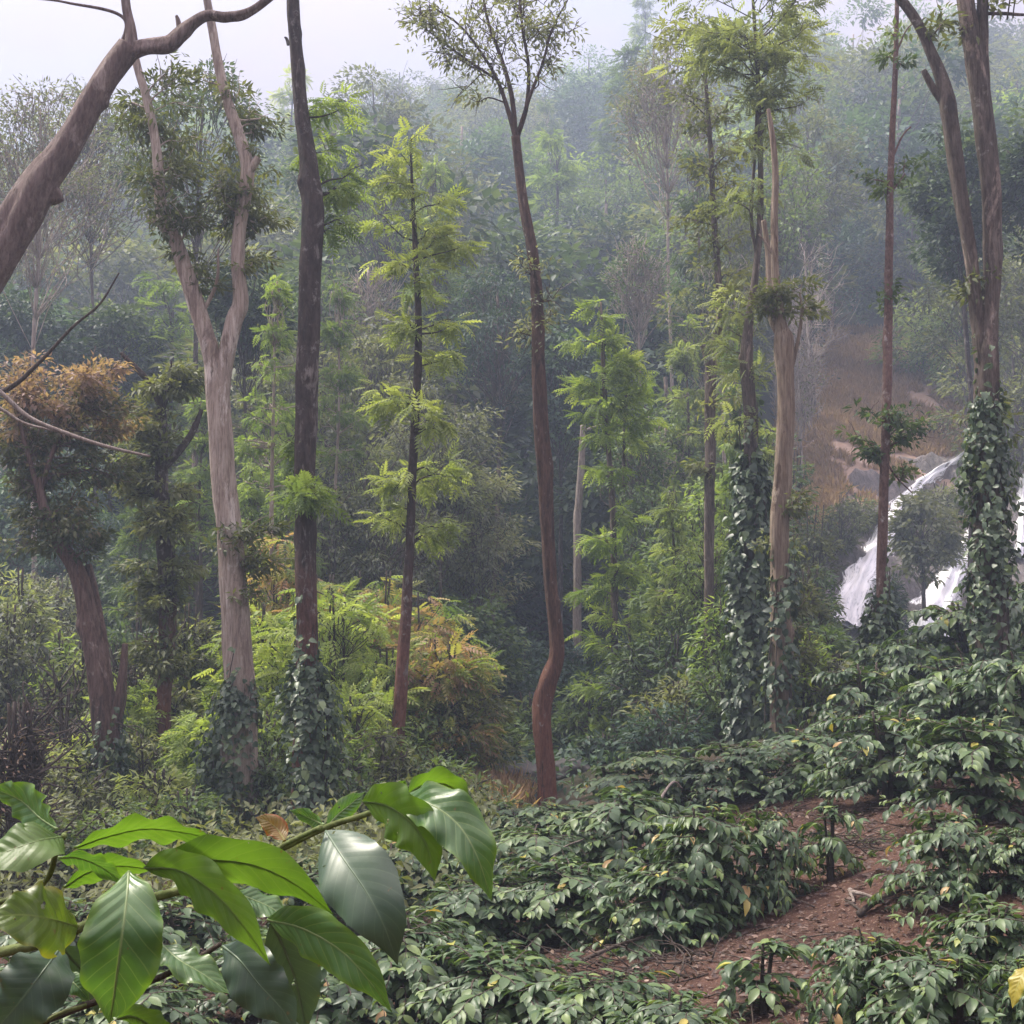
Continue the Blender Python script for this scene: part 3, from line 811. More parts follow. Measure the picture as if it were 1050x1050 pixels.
# 3 straight dark pole tree
hero('pole_tree', 'tall straight dark trunk with lichen above and red bark low down', 16,
     [[(315, 720, 24), (315, 640, 23), (313, 560, 22), (312, 500, 21), (314, 430, 22), (316, 350, 22), (318, 280, 22), (321, 215, 23), (317, 170, 20), (310, 120, 16), (305, 70, 14), (301, 10, 13), (300, -60, 12)],
      [(296, 46, 4), (294, 40, 3), (292, 38, 2)]],
     'bark_dark', [(345, 165, 40, 50, 14, .3, .6), (335, 115, 30, 24, 6, .2, .6), (356, 220, 30, 36, 9, .4, .55), (318, 505, 16, 10, 12, -.3, .55), (300, 450, 12, 20, 8, .5, .5)],
     'leaf_fresh', 'frond', (.24, .13), .20, 8, rough=.05)
# 4 thin silver oak left of the centre
hero('silver_oak_tree', 'thin tree with light green feathery tufts left of the central trunk', 19,
     [[(404, 850, 14), (409, 740, 13), (416, 640, 12), (420, 560, 10), (423, 480, 9), (427, 400, 8), (429, 330, 7), (426, 260, 6), (423, 200, 4), (421, 150, 2)]],
     'bark_dark', [(408, 405, 26, 14, 9), (444, 430, 22, 26, 11, -.3), (402, 490, 24, 10, 7), (446, 490, 26, 18, 10, .4, .4), (446, 545, 26, 20, 9, .4, .35), (404, 525, 20, 10, 5),
                   (448, 370, 26, 16, 7, .3), (402, 335, 24, 14, 6), (452, 325, 26, 14, 6, .3), (398, 262, 28, 14, 8), (456, 250, 28, 14, 9, .2), (425, 225, 44, 18, 11), (440, 200, 34, 16, 8), (400, 180, 30, 14, 7), (425, 155, 30, 12, 6), (424, 295, 34, 16, 6)],
     'leaf_yellow', 'frond', (.27, .14), .20, 8, sides=8)
# 5 tall central tree
hero('central_tree', 'tall slender central tree with red brown trunk and an airy crown at the top', 20,
     [[(562, 822, 19), (559, 770, 17), (556, 730, 18), (562, 700, 18), (571, 672, 16), (568, 630, 15), (562, 560, 14), (558, 480, 15), (553, 400, 14), (551, 330, 13), (549, 280, 12), (542, 235, 12), (534, 190, 10), (529, 140, 9)],
      [(529, 142, 6), (520, 110, 5), (510, 82, 4), (492, 52, 3), (470, 25, 2.4), (440, 5, 1.6)],
      [(529, 142, 6), (525, 100, 5), (514, 60, 4, .3), (500, 20, 3, .4), (492, -30, 2, .5)],
      [(530, 140, 6), (540, 108, 5), (542, 70, 4), (536, 30, 3), (530, -30, 2)],
      [(531, 138, 5), (543, 100, 4, -.2), (556, 66, 3, -.3), (566, 30, 2.4, -.4), (582, 0, 1.6, -.4)],
      [(510, 82, 3), (480, 62, 2.4), (450, 40, 1.8), (425, 20, 1.2)]],
     'bark_red', [(470, 22, 56, 32, 44), (440, 20, 30, 30, 22), (515, 18, 40, 36, 34, .4), (556, 18, 38, 32, 30, -.3), (485, 64, 52, 26, 26), (548, 66, 30, 30, 18, -.3), (498, 95, 36, 18, 10), (574, 36, 20, 26, 12, -.3), (450, 60, 30, 20, 12), (500, -40, 80, 30, 40, .3),
                  (545, 272, 14, 10, 9, -.2, .7), (560, 330, 14, 18, 14, .2, .6), (538, 340, 14, 14, 10, .2, .6), (562, 300, 10, 10, 6, -.2, .6)],
     'leaf_grey', 'small', (.115, .042), .25, 11, twigs=3, rough=.08, tone=.75)
# 6 conical yellow green tree
hero('silver_oak_tree', 'slender conical yellow green tree with thin pale stem right of the central trunk', 26,
     [[(630, 782, 8), (630, 700, 8), (630, 600, 7), (628, 520, 6), (624, 460, 6), (620, 400, 5), (618, 350, 4), (616, 310, 2)],
      [(640, 500, 4, .3), (640, 440, 3, .3), (645, 380, 2, .3)]],
     'bark_grey', [(616, 322, 12, 13, 7), (612, 352, 24, 10, 12), (634, 372, 36, 11, 18), (606, 392, 26, 10, 12), (650, 402, 34, 11, 15), (622, 420, 40, 10, 15), (662, 425, 24, 8, 8), (612, 446, 20, 10, 8), (646, 450, 30, 10, 9), (626, 480, 20, 10, 7),
                   (636, 530, 22, 10, 10), (622, 556, 26, 8, 12), (642, 582, 28, 8, 13), (612, 606, 26, 8, 10), (640, 630, 28, 10, 12), (614, 655, 28, 8, 10), (644, 680, 26, 10, 10), (618, 705, 24, 8, 8), (646, 735, 16, 8, 4), (612, 745, 14, 6, 4)],
     'leaf_bush', 'frond', (.30, .16), .20, 7, sides=7)
# 7 dead snag in the dark of the valley
hero('dead_trunk', 'pale broken dead trunk standing in the dark valley right of the central trunk', 34,
     [[(592, 560, 8), (593, 520, 8), (596, 480, 7), (598, 436, 5)], [(598, 442, 3), (612, 437, 2), (628, 432, 1.5)]], 'twig_pale')
# 8 spotted pole with scattered foliage
hero('pole_tree', 'grey pole tree with a broken stub left of the vine wrapped trunk', 24,
     [[(726, 730, 11), (727, 640, 11), (727, 560, 11), (728, 480, 11), (728, 400, 11), (731, 365, 12), (738, 330, 8), (736, 280, 7), (732, 220, 6), (729, 160, 5), (724, 90, 4), (716, 30, 3)],
      [(728, 380, 10), (724, 362, 9), (720, 354, 6)]],
     'bark_grey', [(735, 300, 26, 40, 16), (725, 230, 34, 40, 22), (735, 160, 40, 40, 22), (715, 110, 40, 30, 18), (708, 40, 40, 34, 20), (712, 470, 12, 20, 6), (745, 420, 16, 30, 10)],
     'leaf_olive', 'small', (.15, .06), .30, 22, twigs=2, sides=9)
# 9 vine wrapped trunk with a high feathery crown
hero('slender_tree', 'slim twin stemmed tree with broad feathery crown, trunk wrapped in vine', 21,
     [[(768, 720, 14), (769, 600, 14), (770, 500, 14), (769, 420, 13), (765, 370, 13), (768, 330, 9), (776, 270, 7), (780, 200, 6), (779, 130, 5), (776, 60, 4), (772, 0, 3), (770, -30, 2)],
      [(776, 265, 4), (770, 220, 4), (774, 160, 3), (776, 100, 2)]],
     'bark_grey', [(712, 20, 46, 32, 12), (770, 40, 66, 46, 24), (818, 60, 52, 44, 17), (758, 88, 54, 34, 13), (806, 102, 46, 28, 9), (728, 64, 40, 30, 9), (780, 0, 90, 26, 18), (845, 40, 30, 32, 7), (780, 150, 30, 40, 10), (765, 200, 30, 30, 8), (745, 330, 20, 36, 14, .3), (760, 400, 14, 30, 10)],
     'leaf_pale', 'frond', (.27, .14), .28, 8)
# 10 pale peeling tree
hero('peeling_tree', 'pale ochre trunk with peeling bark and dark thin top beside the vine column', 19,
     [[(800, 750, 22), (801, 680, 21), (800, 600, 20), (799, 540, 20), (803, 480, 18), (806, 430, 17), (805, 390, 16), (803, 352, 20), (800, 330, 11), (795, 280, 8), (794, 230, 8), (795, 180, 7), (792, 140, 6), (788, 112, 4)],
      [(800, 345, 9), (790, 320, 7, .2), (788, 262, 6, .3), (783, 226, 5, .3)],
      [(806, 400, 5), (818, 350, 4), (822, 320, 3), (820, 300, 2)],
      [(796, 268, 3), (786, 250, 3), (778, 240, 2)]],
     'bark_ochre', [(815, 310, 18, 26, 16), (790, 290, 18, 20, 12), (806, 560, 20, 14, 8, .3), (818, 600, 16, 30, 14, .2), (820, 660, 18, 34, 18, .3), (782, 310, 14, 20, 8), (812, 510, 12, 14, 6)],
     'leaf_olive', 'small', (.12, .05), .22, 26, twigs=2)
# 11 speckled pole in front of the waterfall
hero('pole_tree', 'thin reddish pole speckled white, standing in front of the waterfall', 20,
     [[(904, 650, 12), (904, 600, 11), (905, 540, 11), (907, 480, 10), (909, 430, 10), (910, 360, 9), (911, 300, 8), (912, 240, 8), (913, 180, 7), (917, 100, 6), (919, 40, 5), (920, -20, 4)],
      [(906, 470, 3), (920, 490, 2), (935, 505, 1.5)],
      [(912, 170, 2.5), (925, 140, 2), (934, 130, 1.5)], [(912, 200, 2.5), (928, 178, 1.5)], [(917, 60, 2), (930, 30, 1.5), (945, 20, 1)]],
     'bark_spot', [(902, 438, 38, 22, 22, -.1, .35), (884, 460, 18, 14, 8, .1, .35), (936, 446, 26, 18, 12, 0, .35), (920, 478, 18, 14, 6, 0, .4), (918, 165, 14, 40, 8), (925, 60, 20, 40, 10), (895, 185, 10, 20, 5), (905, 310, 12, 30, 6)],
     'leaf_mid', 'small', (.13, .06), .18, 18, twigs=2, sides=9)
# 12 big forked tree at right
hero('forked_tree', 'big forked grey brown trunk at right with vine around its base', 16,
     [[(1016, 700, 32), (1015, 600, 30), (1014, 500, 27), (1012, 440, 25), (1011, 385, 25), (1014, 330, 20), (1018, 270, 19), (1016, 200, 19), (1012, 150, 20), (1005, 95, 19), (998, 50, 18), (990, 5, 17), (983, -50, 15)],
      [(1011, 400, 18), (1004, 340, 14), (998, 285, 13), (990, 230, 15), (982, 180, 17), (974, 120, 17), (968, 90, 15), (955, 55, 11), (940, 22, 10), (920, -5, 9), (895, -35, 8)],
      [(972, 112, 9), (958, 92, 8), (947, 72, 6)],
      [(1012, 150, 10), (1009, 90, 11), (1007, 40, 11), (1008, -20, 10)],
      [(1008, 14, 4), (1030, 14, 4), (1052, 15, 3), (1075, 10, 2)]],
     'bark_grey', [(1000, -20, 60, 20, 14), (960, 30, 30, 20, 6), (1000, 300, 16, 30, 8), (1030, 440, 14, 40, 10)],
     'leaf_olive', 'small', (.13, .05), .22, 20, twigs=2, rough=.07)
# 13 the dying trees at left
hero('dying_tree', 'reddish forked trunk at left under a rust tinged crown', 18,
     [[(112, 850, 30), (110, 790, 28), (108, 730, 26), (100, 680, 22), (90, 630, 18), (78, 585, 15), (60, 555, 12), (45, 520, 9), (40, 490, 7)],
      [(108, 700, 14), (98, 620, 12, .2), (90, 580, 9, .3)],
      [(110, 760, 16), (122, 720, 13), (126, 690, 9), (128, 660, 6)],
      [(45, 520, 6), (30, 470, 5), (20, 430, 3)], [(42, 500, 6), (60, 450, 5), (85, 410, 3)]],
     'bark_rosy', [(70, 425, 66, 34, 40, .3, .72), (40, 440, 46, 30, 30, .5, .55), (110, 420, 36, 26, 24, .3, .62), (60, 398, 60, 26, 34, .2, .92), (110, 388, 42, 22, 22, .2, .85), (40, 375, 30, 12, 10, .2, .9), (20, 400, 26, 20, 14, .3, .85), (50, 500, 46, 30, 40, .3, .25), (85, 540, 40, 24, 30, .1, .2), (40, 545, 32, 22, 22, .1, .2), (100, 480, 36, 30, 26, .3, .3), (20, 480, 28, 34, 20, .3, .3)],
     'leaf_rust', 'small', (.105, .045), .24, 36, twigs=2, rough=.10, tone_j=.12)
hero('dying_tree', 'leafy vine hung trunk with dark crooked limbs beside the pale forked tree', 20,
     [[(165, 830, 18), (166, 760, 17), (170, 690, 16), (172, 620, 16), (170, 560, 15), (166, 510, 13), (166, 470, 12), (165, 420, 9), (155, 395, 7), (140, 378, 6), (124, 362, 4)],
      [(168, 480, 7), (184, 462, 7), (198, 442, 6), (207, 420, 4)], [(165, 430, 6), (172, 400, 4), (176, 370, 2)]],
     'bark_dark', [(165, 400, 24, 30, 26, .1, .4), (190, 390, 16, 20, 12, .2, .4), (150, 450, 24, 28, 24, -.1, .35), (140, 490, 24, 26, 26, .2, .25), (165, 540, 24, 30, 26, -.2, .45), (188, 500, 12, 30, 12, 0, .6), (180, 590, 20, 30, 20, -.2, .5), (150, 600, 20, 30, 18, 0, .4), (165, 660, 28, 30, 26, -.2, .4)],
     'leaf_olive', 'small', (.14, .055), .24, 32, twigs=2, rough=.12, tone=.4)
# long pale twigs reaching in at left
def loose_twig(label, Y, pts, barkm):
    rows = [(*P(a, b, Y), c * .5 * Y / F) for a, b, c in pts]
    path = spline(rows, n=8); base = path[0, :3].copy(); path[:, :3] -= base
    mb = MB(); tube(mb, path[:, :3], path[:, 3], 6, .05)
    o = obj('bare_twig', mb.mesh('bare_twig'), M[barkm], None, base)
    tag(o, label, 'twig')
loose_twig('long pale twig crossing in front of the rust tinged crown', 12, [(-40, 372, 6), (0, 402, 5), (30, 428, 4.5), (70, 445, 4), (110, 458, 3.5), (154, 468, 2.5)], 'twig_pale')
loose_twig('shorter pale twig below the long one at left edge', 12.2, [(-40, 400, 4), (0, 419, 3.5), (25, 434, 3), (62, 443, 2)], 'twig_pale')
loose_twig('dark bare twig slanting up to the right at left edge', 12.4, [(-40, 415, 7), (8, 399, 5.5), (40, 372, 4), (75, 335, 3), (102, 312, 2.4), (122, 280, 1.6)], 'twig')

# vines
vine('dense pepper vine around the foot of the pale forked tree', 16.9, [(232, 860, 27), (232, 820, 27), (234, 770, 28), (240, 730, 24), (246, 705, 15)], 36, (.115, .085), stray=.35)
vine('pepper vine with broad leaves around the foot of the dark pole trunk', 15.9, [(318, 840, 24), (320, 790, 27), (320, 740, 28), (318, 705, 24), (314, 680, 13)], 36, (.125, .095), stray=.4)
vine('low vine on the reddish trunk at left', 17.8, [(116, 850, 24), (112, 800, 22), (114, 760, 15)], 20, (.13, .10))
vine('tall vine column wrapping the slim trunk left of the peeling tree', 20.8, [(768, 735, 22), (768, 680, 24), (770, 620, 25), (772, 560, 24), (770, 500, 22), (768, 470, 12)], 24, (.19, .13))
vine('vine around the foot of the peeling ochre trunk', 18.9, [(800, 750, 20), (800, 700, 18), (802, 650, 14), (806, 600, 12)], 12)
vine('vine hanging around the big forked trunk at right', 15.8, [(1016, 640, 24), (1016, 580, 22), (1016, 530, 24), (1013, 490, 25), (1012, 450, 20), (1014, 410, 13)], 24, (.125, .09), stray=.2)
vine('small vine at the foot of the speckled pole', 19.8, [(903, 665, 20), (903, 640, 18), (902, 620, 13)], 22)
vine('vine climbing the grey pole with the broken stub', 23.8, [(724, 730, 22), (722, 700, 20), (722, 670, 14)], 18, (.2, .14))
# ------------------------------------------------------------------ middle ground trees and shrubs, one by one
for a in [
    # key, var, px, top, Y, width px, leaf, bark, label
    ('dense', 0, 40, 282, 40, 150, 'leaf_dark', 'bark_dark', 'dark evergreen tree at left edge behind the rust tinged crown'),
    ('dense', 1, 118, 292, 42, 110, 'leaf_dark', 'bark_dark', 'dark evergreen tree left of the pale forked tree'),
    ('loose', 0, 212, 40, 33, 160, 'leaf_dark', 'bark_grey', 'tall dark tree filling the gap between the two pale stems'),
    ('dense', 2, 255, 255, 31, 90, 'leaf_dark', 'bark_dark', 'dark bushy tree low between pale forked tree and dark pole trunk'),
    ('airy', 0, 40, 62, 34, 170, 'leaf_grey', 'bark_pale', 'pale airy tree against the sky below the leaning trunk'),
    ('airy', 1, 105, 70, 42, 130, 'leaf_grey', 'bark_grey', 'pale airy tree right of the leaning trunk'),
    ('airy', 2, -20, 130, 44, 130, 'leaf_grey', 'bark_grey', 'thin twiggy tree cut by the left edge'),
    ('willow', 0, 438, 395, 33, 165, 'leaf_grey', 'bark_grey', 'large drooping grey green tree behind the thin silver oak'),
    ('oak', 0, 275, 300, 25, 70, 'leaf_fresh', 'bark_pale', 'bright green feathery tree between the pale forked tree and the dark pole'),
    ('oak', 1, 340, 300, 30, 60, 'leaf_fresh', 'bark_pale', 'bright feathery tree just right of the dark pole trunk'),
    ('feather', 0, 385, 566, 25, 150, 'leaf_orange', 'twig', 'light green bush flushed orange at its tips, upper of two'),
    ('feather', 1, 440, 640, 23, 85, 'leaf_orange', 'twig', 'orange tipped bush right of the thin silver oak'),
    ('feather', 0, 350, 590, 21, 130, 'leaf_bush', 'twig', 'bright yellow green bush right of the dark pole trunk'),
    ('feather', 1, 290, 560, 23, 80, 'leaf_orange', 'twig', 'green bush with orange tips between pale forked tree and dark pole'),
    ('feather', 1, 360, 700, 19, 90, 'leaf_bush', 'twig', 'low light green bush at foot of the dark pole trunk'),
    ('shrub', 0, 462, 655, 21.5, 135, 'leaf_olive', 'twig', 'large dark shrub with long leaves right of the thin silver oak'),
    ('shrub', 1, 420, 720, 20.5, 110, 'leaf_mid', 'twig', 'low leafy shrub under the orange tipped bush'),
    ('shrub', 2, 66, 628, 22, 62, 'leaf_fresh', 'twig', 'bright green shrub left of the reddish forked trunk'),
    ('shrub', 3, 8, 600, 21, 90, 'leaf_grey', 'twig', 'rounded grey green shrub at the left edge'),
    ('twiggy', 0, 16, 700, 14, 100, 'leaf_dry', 'twig', 'dry twiggy shrub with red brown leaves at the left edge'),
    ('twiggy', 1, 62, 690, 18, 110, 'leaf_grey', 'twig', 'grey twiggy bush left of the reddish trunk'),
    ('twiggy', 0, 140, 640, 21, 110, 'leaf_olive', 'twig', 'tangled brown green bush behind the vine hung trunk'),
    ('shrub', 1, 195, 600, 22, 80, 'leaf_olive', 'twig', 'tall thin leaved bush between vine hung trunk and pale forked tree'),
    ('shrub', 0, 200, 720, 19.5, 70, 'leaf_yellow', 'twig', 'yellow green bush left of the pale forked tree'),
    ('shrub', 2, 150, 740, 19, 90, 'leaf_olive', 'twig', 'olive bush at the foot of the vine hung trunk'),
    ('shrub', 3, 60, 770, 16.5, 110, 'leaf_olive', 'twig', 'low olive bush at the foot of the reddish trunk'),
    ('shrub', 1, 275, 770, 17, 80, 'leaf_mid', 'twig', 'low green bush between the two vine wrapped trunk feet'),
    ('shrub', 0, 365, 790, 16.5, 90, 'leaf_mid', 'twig', 'low green bush beside the foot of the dark pole trunk'),
    ('shrub', 2, 190, 800, 15.5, 100, 'leaf_mid', 'twig', 'low bush left of the vine wrapped pale trunk'),
    ('shrub', 3, 110, 830, 14.5, 120, 'leaf_mid', 'twig', 'low dark bush below the reddish trunk'),
    ('shrub', 0, 20, 800, 15, 120, 'leaf_grey', 'twig', 'low grey bush below the dry shrub at the left edge'),
    ('willow', 1, 505, 255, 40, 120, 'leaf_blue', 'bark_grey', 'rounded blue green tree left of the central trunk'),
    ('dense', 0, 575, 320, 39, 100, 'leaf_blue', 'bark_dark', 'leafy tree just right of the central trunk'),
    ('dense', 1, 500, 660, 30, 90, 'leaf_blue', 'bark_dark', 'low dark green tree in the valley left of the central trunk'),
    ('dense', 2, 600, 650, 31, 90, 'leaf_blue', 'bark_dark', 'low dark green tree in the valley right of the central trunk'),
    ('loose', 1, 690, 400, 36, 120, 'leaf_mid', 'bark_pale', 'green open crowned tree behind the grey pole with the stub'),
    ('dense', 2, 700, 545, 29, 110, 'leaf_mid', 'bark_dark', 'mid green bushy tree left of the grey pole with the stub'),
    ('oak', 2, 680, 560, 29, 70, 'leaf_fresh', 'bark_grey', 'light green feathery tree right of the conical yellow green tree'),
    ('shrub', 0, 690, 640, 25, 120, 'leaf_dark', 'twig', 'dark shrub mass beneath the mid green bushy tree'),
    ('shrub', 1, 745, 600, 23, 80, 'leaf_fresh', 'twig', 'bright green shrub against the tall vine column'),
    ('shrub', 2, 740, 680, 22, 90, 'leaf_mid', 'twig', 'green shrub at the foot of the tall vine column'),
    ('shrub', 3, 824, 570, 26, 50, 'leaf_olive', 'twig', 'olive shrub just right of the peeling trunk'),
    ('shrub', 1, 838, 640, 23, 80, 'leaf_mid', 'twig', 'green bush left of the waterfall pool'),
    ('shrub', 0, 862, 662, 21, 80, 'leaf_grey', 'twig', 'grey green bush hiding the foot of the left stream'),
    ('shrub', 2, 680, 720, 21, 100, 'leaf_blue', 'twig', 'dark low shrub right of the thin pale stem'),
    ('shrub', 3, 620, 745, 23, 70, 'leaf_dark', 'twig', 'dark low shrub at the foot of the thin pale stem'),
    ('loose', 2, 745, 250, 40, 110, 'leaf_olive', 'bark_pale', 'olive open tree behind the grey pole and the vine column'),
    ('airy', 0, 690, 20, 46, 120, 'leaf_grey', 'bark_pale', 'pale airy tree left of the broad feathery crown'),
    ('loose', 0, 850, 190, 72, 120, 'leaf_blue', 'bark_dark', 'blue green tree with dark trunks above the orange earth'),
    ('dense', 1, 905, 215, 76, 90, 'leaf_blue', 'bark_dark', 'dense blue green tree behind the upper speckled pole'),
    ('loose', 1, 945, 290, 64, 100, 'leaf_yellow', 'bark_grey', 'yellow green tree on the slope above the waterfall'),
    ('shrub', 0, 985, 300, 62, 110, 'leaf_fresh', 'twig', 'light green leafy thicket left of the big forked trunk'),
    ('loose', 2, 1040, 330, 55, 120, 'leaf_olive', 'bark_grey', 'olive tree behind the big forked trunk at right edge'),
    ('dense', 0, 985, 112, 36, 130, 'leaf_dark', 'bark_dark', 'tall dark crowned tree behind the two stems of the big forked trunk'),
    ('dense', 2, 1070, 100, 34, 130, 'leaf_dark', 'bark_dark', 'dark crowned tree at the upper right edge'),
    ('dense', 1, 946, 492, 45.5, 72, 'leaf_grey', 'bark_grey', 'dark bushy tree standing between the two streams of the waterfall'),
    ('shrub', 2, 912, 580, 45, 40, 'leaf_dark', 'twig', 'dark shrub clinging to the rock beside the left stream'),
    ('shrub', 3, 965, 490, 53, 66, 'leaf_grey', 'twig', 'grey green shrub below the lip of the waterfall'),
    ('shrub', 1, 968, 530, 50, 40, 'leaf_grey', 'twig', 'shrub above the right stream of the waterfall'),
    ('twiggy', 1, 950, 440, 59, 80, 'leaf_olive', 'twig', 'sparse bush on the dry slope right of the speckled pole'),
    ('shrub', 0, 880, 500, 52, 50, 'leaf_olive', 'twig', 'small olive bush on the rock left of the upper stream'),
    ('twiggy', 0, 822, 560, 46, 50, 'leaf_olive', 'twig', 'thin bush at the left foot of the rock face'),
]:
    put(*a)
for i, (key, px, top, Y, wpx, lm, where) in enumerate([
    ('airy', 655, 230, 44, 70, 'leaf_mid', 'above the conical yellow green tree'), ('loose', 705, 205, 60, 120, 'leaf_mid', 'left of the grey pole top'),
    ('bare', 830, 240, 60, 90, 'leaf_grey', 'right of the thin dark top of the peeling tree'), ('airy', 872, 110, 78, 110, 'leaf_olive', 'left of the upper speckled pole'),
    ('bare', 820, 300, 56, 60, 'leaf_olive', 'just right of the peeling trunk'), ('bare', 675, 250, 50, 70, 'leaf_grey', 'pale limbed, left of the grey pole with the stub'),
    ('loose', 390, 60, 72, 110, 'leaf_grey', 'right of the tall dark pole trunk'), ('bare', 375, 240, 44, 80, 'leaf_grey', 'behind the thin silver oak'),
    ('airy', 345, 95, 60, 80, 'leaf_mid', 'against the sky right of the dark pole'), ('loose', 1045, 200, 52, 120, 'leaf_olive', 'behind the right edge dark crown')]):
    put(key, i, px, top, Y, wpx, lm, 'bark_pale' if key in ('bare', 'airy') else 'bark_grey', f"slim {'leafless' if key == 'bare' else 'light crowned'} tree {where}")


for i, (px, top, Y, wpx, lm, lab) in enumerate([(832, 500, 38, 60, 'leaf_olive', 'olive thicket left of the rock face behind the peeling trunk'), (838, 575, 34, 64, 'leaf_mid', 'green thicket at the left foot of the waterfall'),
                                               (818, 440, 44, 50, 'leaf_mid', 'green bush at the left end of the dry slope'), (860, 500, 50, 50, 'leaf_olive', 'thin bush on the rock below the dry slope')]):
    put('shrub', i, px, top, Y, wpx, lm, 'twig', lab)
# more of the middle storey: each with its place between the named trunks
def place_word(px):
    for lim, wd in [(60, 'at the left edge'), (150, 'beside the rust tinged crown'), (225, 'left of the pale forked tree'), (300, 'between pale forked tree and dark pole trunk'), (395, 'between dark pole trunk and thin silver oak'),
                    (470, 'right of the thin silver oak'), (545, 'left of the central trunk'), (620, 'right of the central trunk'), (700, 'near the conical yellow green tree'), (770, 'beside the grey pole with the stub'), (840, 'near the peeling trunk')]:
        if px < lim: return wd
    return 'toward the big forked trunk'
def size_word(top): return 'high' if top < 250 else 'middling' if top < 450 else 'low'
for i, (key, px, top, Y, wpx, lm) in enumerate([
    ('loose', 345, 120, 52, 110, 'leaf_mid'), ('airy', 395, 150, 48, 120, 'leaf_fresh'), ('oak', 445, 170, 44, 90, 'leaf_fresh'), ('loose', 470, 225, 50, 100, 'leaf_grey'),
    ('loose', 325, 260, 42, 90, 'leaf_mid'), ('willow', 370, 330, 38, 110, 'leaf_olive'), ('loose', 410, 300, 40, 100, 'leaf_olive'), ('loose', 290, 330, 36, 90, 'leaf_olive'),
    ('dense', 20, 470, 36, 120, 'leaf_blue'), ('willow', 95, 500, 34, 130, 'leaf_blue'), ('dense', 150, 560, 32, 110, 'leaf_dark'), ('loose', 200, 470, 33, 90, 'leaf_mid'),
    ('willow', 290, 470, 30, 90, 'leaf_mid'), ('oak', 300, 430, 27, 60, 'leaf_fresh'), ('oak', 255, 480, 26, 60, 'leaf_fresh'), ('loose', 340, 480, 30, 100, 'leaf_grey'),
    ('willow', 480, 480, 34, 120, 'leaf_grey'), ('willow', 395, 500, 30, 110, 'leaf_grey'), ('dense', 470, 600, 29, 110, 'leaf_mid'), ('dense', 540, 640, 33, 110, 'leaf_blue'),
    ('loose', 590, 250, 56, 110, 'leaf_mid'), ('dense', 655, 300, 50, 100, 'leaf_blue'), ('willow', 670, 480, 33, 100, 'leaf_mid'),
    ('oak', 705, 330, 36, 70, 'leaf_yellow'), ('loose', 760, 190, 48, 100, 'leaf_olive'), ('oak', 715, 160, 40, 80, 'leaf_mid'), ('oak', 755, 330, 32, 60, 'leaf_fresh'), ('loose', 800, 150, 50, 100, 'leaf_mid'),
    ('loose', 830, 110, 62, 120, 'leaf_olive'), ('loose', 725, 480, 30, 80, 'leaf_fresh'), ('oak', 748, 460, 26, 54, 'leaf_fresh'), ('oak', 690, 500, 27, 70, 'leaf_yellow'), ('willow', 720, 590, 27, 90, 'leaf_mid'),
    ('oak', 785, 440, 27, 50, 'leaf_yellow'), ('loose', 1000, 240, 48, 110, 'leaf_olive'), ('loose', 935, 150, 70, 110, 'leaf_olive'), ('loose', 985, 200, 60, 110, 'leaf_mid'),
    ('feather', 330, 570, 24, 110, 'leaf_bush'), ('feather', 425, 590, 24, 110, 'leaf_orange'), ('feather', 395, 650, 21, 110, 'leaf_bush'), ('feather', 300, 640, 20, 80, 'leaf_bush'), ('feather', 470, 690, 22, 80, 'leaf_orange'),
    ('shrub', 40, 660, 24, 90, 'leaf_mid'), ('shrub', 110, 690, 22, 100, 'leaf_grey'), ('shrub', 135, 610, 25, 90, 'leaf_mid'), ('feather', 205, 640, 22, 80, 'leaf_bush'), ('shrub', 180, 690, 20.5, 70, 'leaf_olive'),
    ('shrub', 500, 715, 25, 100, 'leaf_mid'), ('shrub', 545, 700, 28, 100, 'leaf_mid'), ('shrub', 600, 690, 27, 90, 'leaf_mid'), ('shrub', 660, 640, 26, 100, 'leaf_mid'), ('shrub', 700, 690, 22.5, 90, 'leaf_olive'), ('feather', 790, 620, 23, 60, 'leaf_bush'),
    ('shrub', 25, 560, 24, 100, 'leaf_pale'), ('willow', 60, 570, 29, 120, 'leaf_grey'), ('shrub', 90, 640, 21, 80, 'leaf_pale'), ('feather', 130, 680, 20, 80, 'leaf_bush'), ('shrub', 180, 620, 22, 80, 'leaf_pale'),
    ('oak', 140, 500, 27, 60, 'leaf_mid'), ('oak', 205, 420, 28, 60, 'leaf_fresh'), ('shrub', 20, 740, 17, 90, 'leaf_pale'), ('shrub', 80, 740, 18, 80, 'leaf_bush'), ('feather', 215, 700, 18.5, 70, 'leaf_bush'),
    ('loose', 375, 430, 31, 100, 'leaf_pale'), ('loose', 455, 440, 32, 90, 'leaf_pale'), ('feather', 265, 600, 21, 80, 'leaf_bush'), ('feather', 455, 640, 21, 90, 'leaf_orange'), ('loose', 650, 420, 34, 80, 'leaf_mid'), ('willow', 725, 540, 25, 80, 'leaf_fresh'), ('shrub', 785, 640, 21, 60, 'leaf_pale'), ('shrub', 825, 640, 21, 60, 'leaf_bush'),
    ('shrub', 385, 745, 18.5, 100, 'leaf_olive'), ('shrub', 445, 770, 18.5, 110, 'leaf_mid'), ('shrub', 345, 735, 17.5, 70, 'leaf_fresh'), ('shrub', 275, 720, 18, 60, 'leaf_fresh'), ('shrub', 165, 780, 17, 80, 'leaf_yellow')]):
    kind_ = {'loose': 'open crowned tree', 'airy': 'thin airy tree', 'oak': 'slim feathery tree', 'willow': 'drooping leafy tree', 'dense': 'dense bushy tree', 'feather': 'feathery bush', 'shrub': 'leafy shrub'}[key]
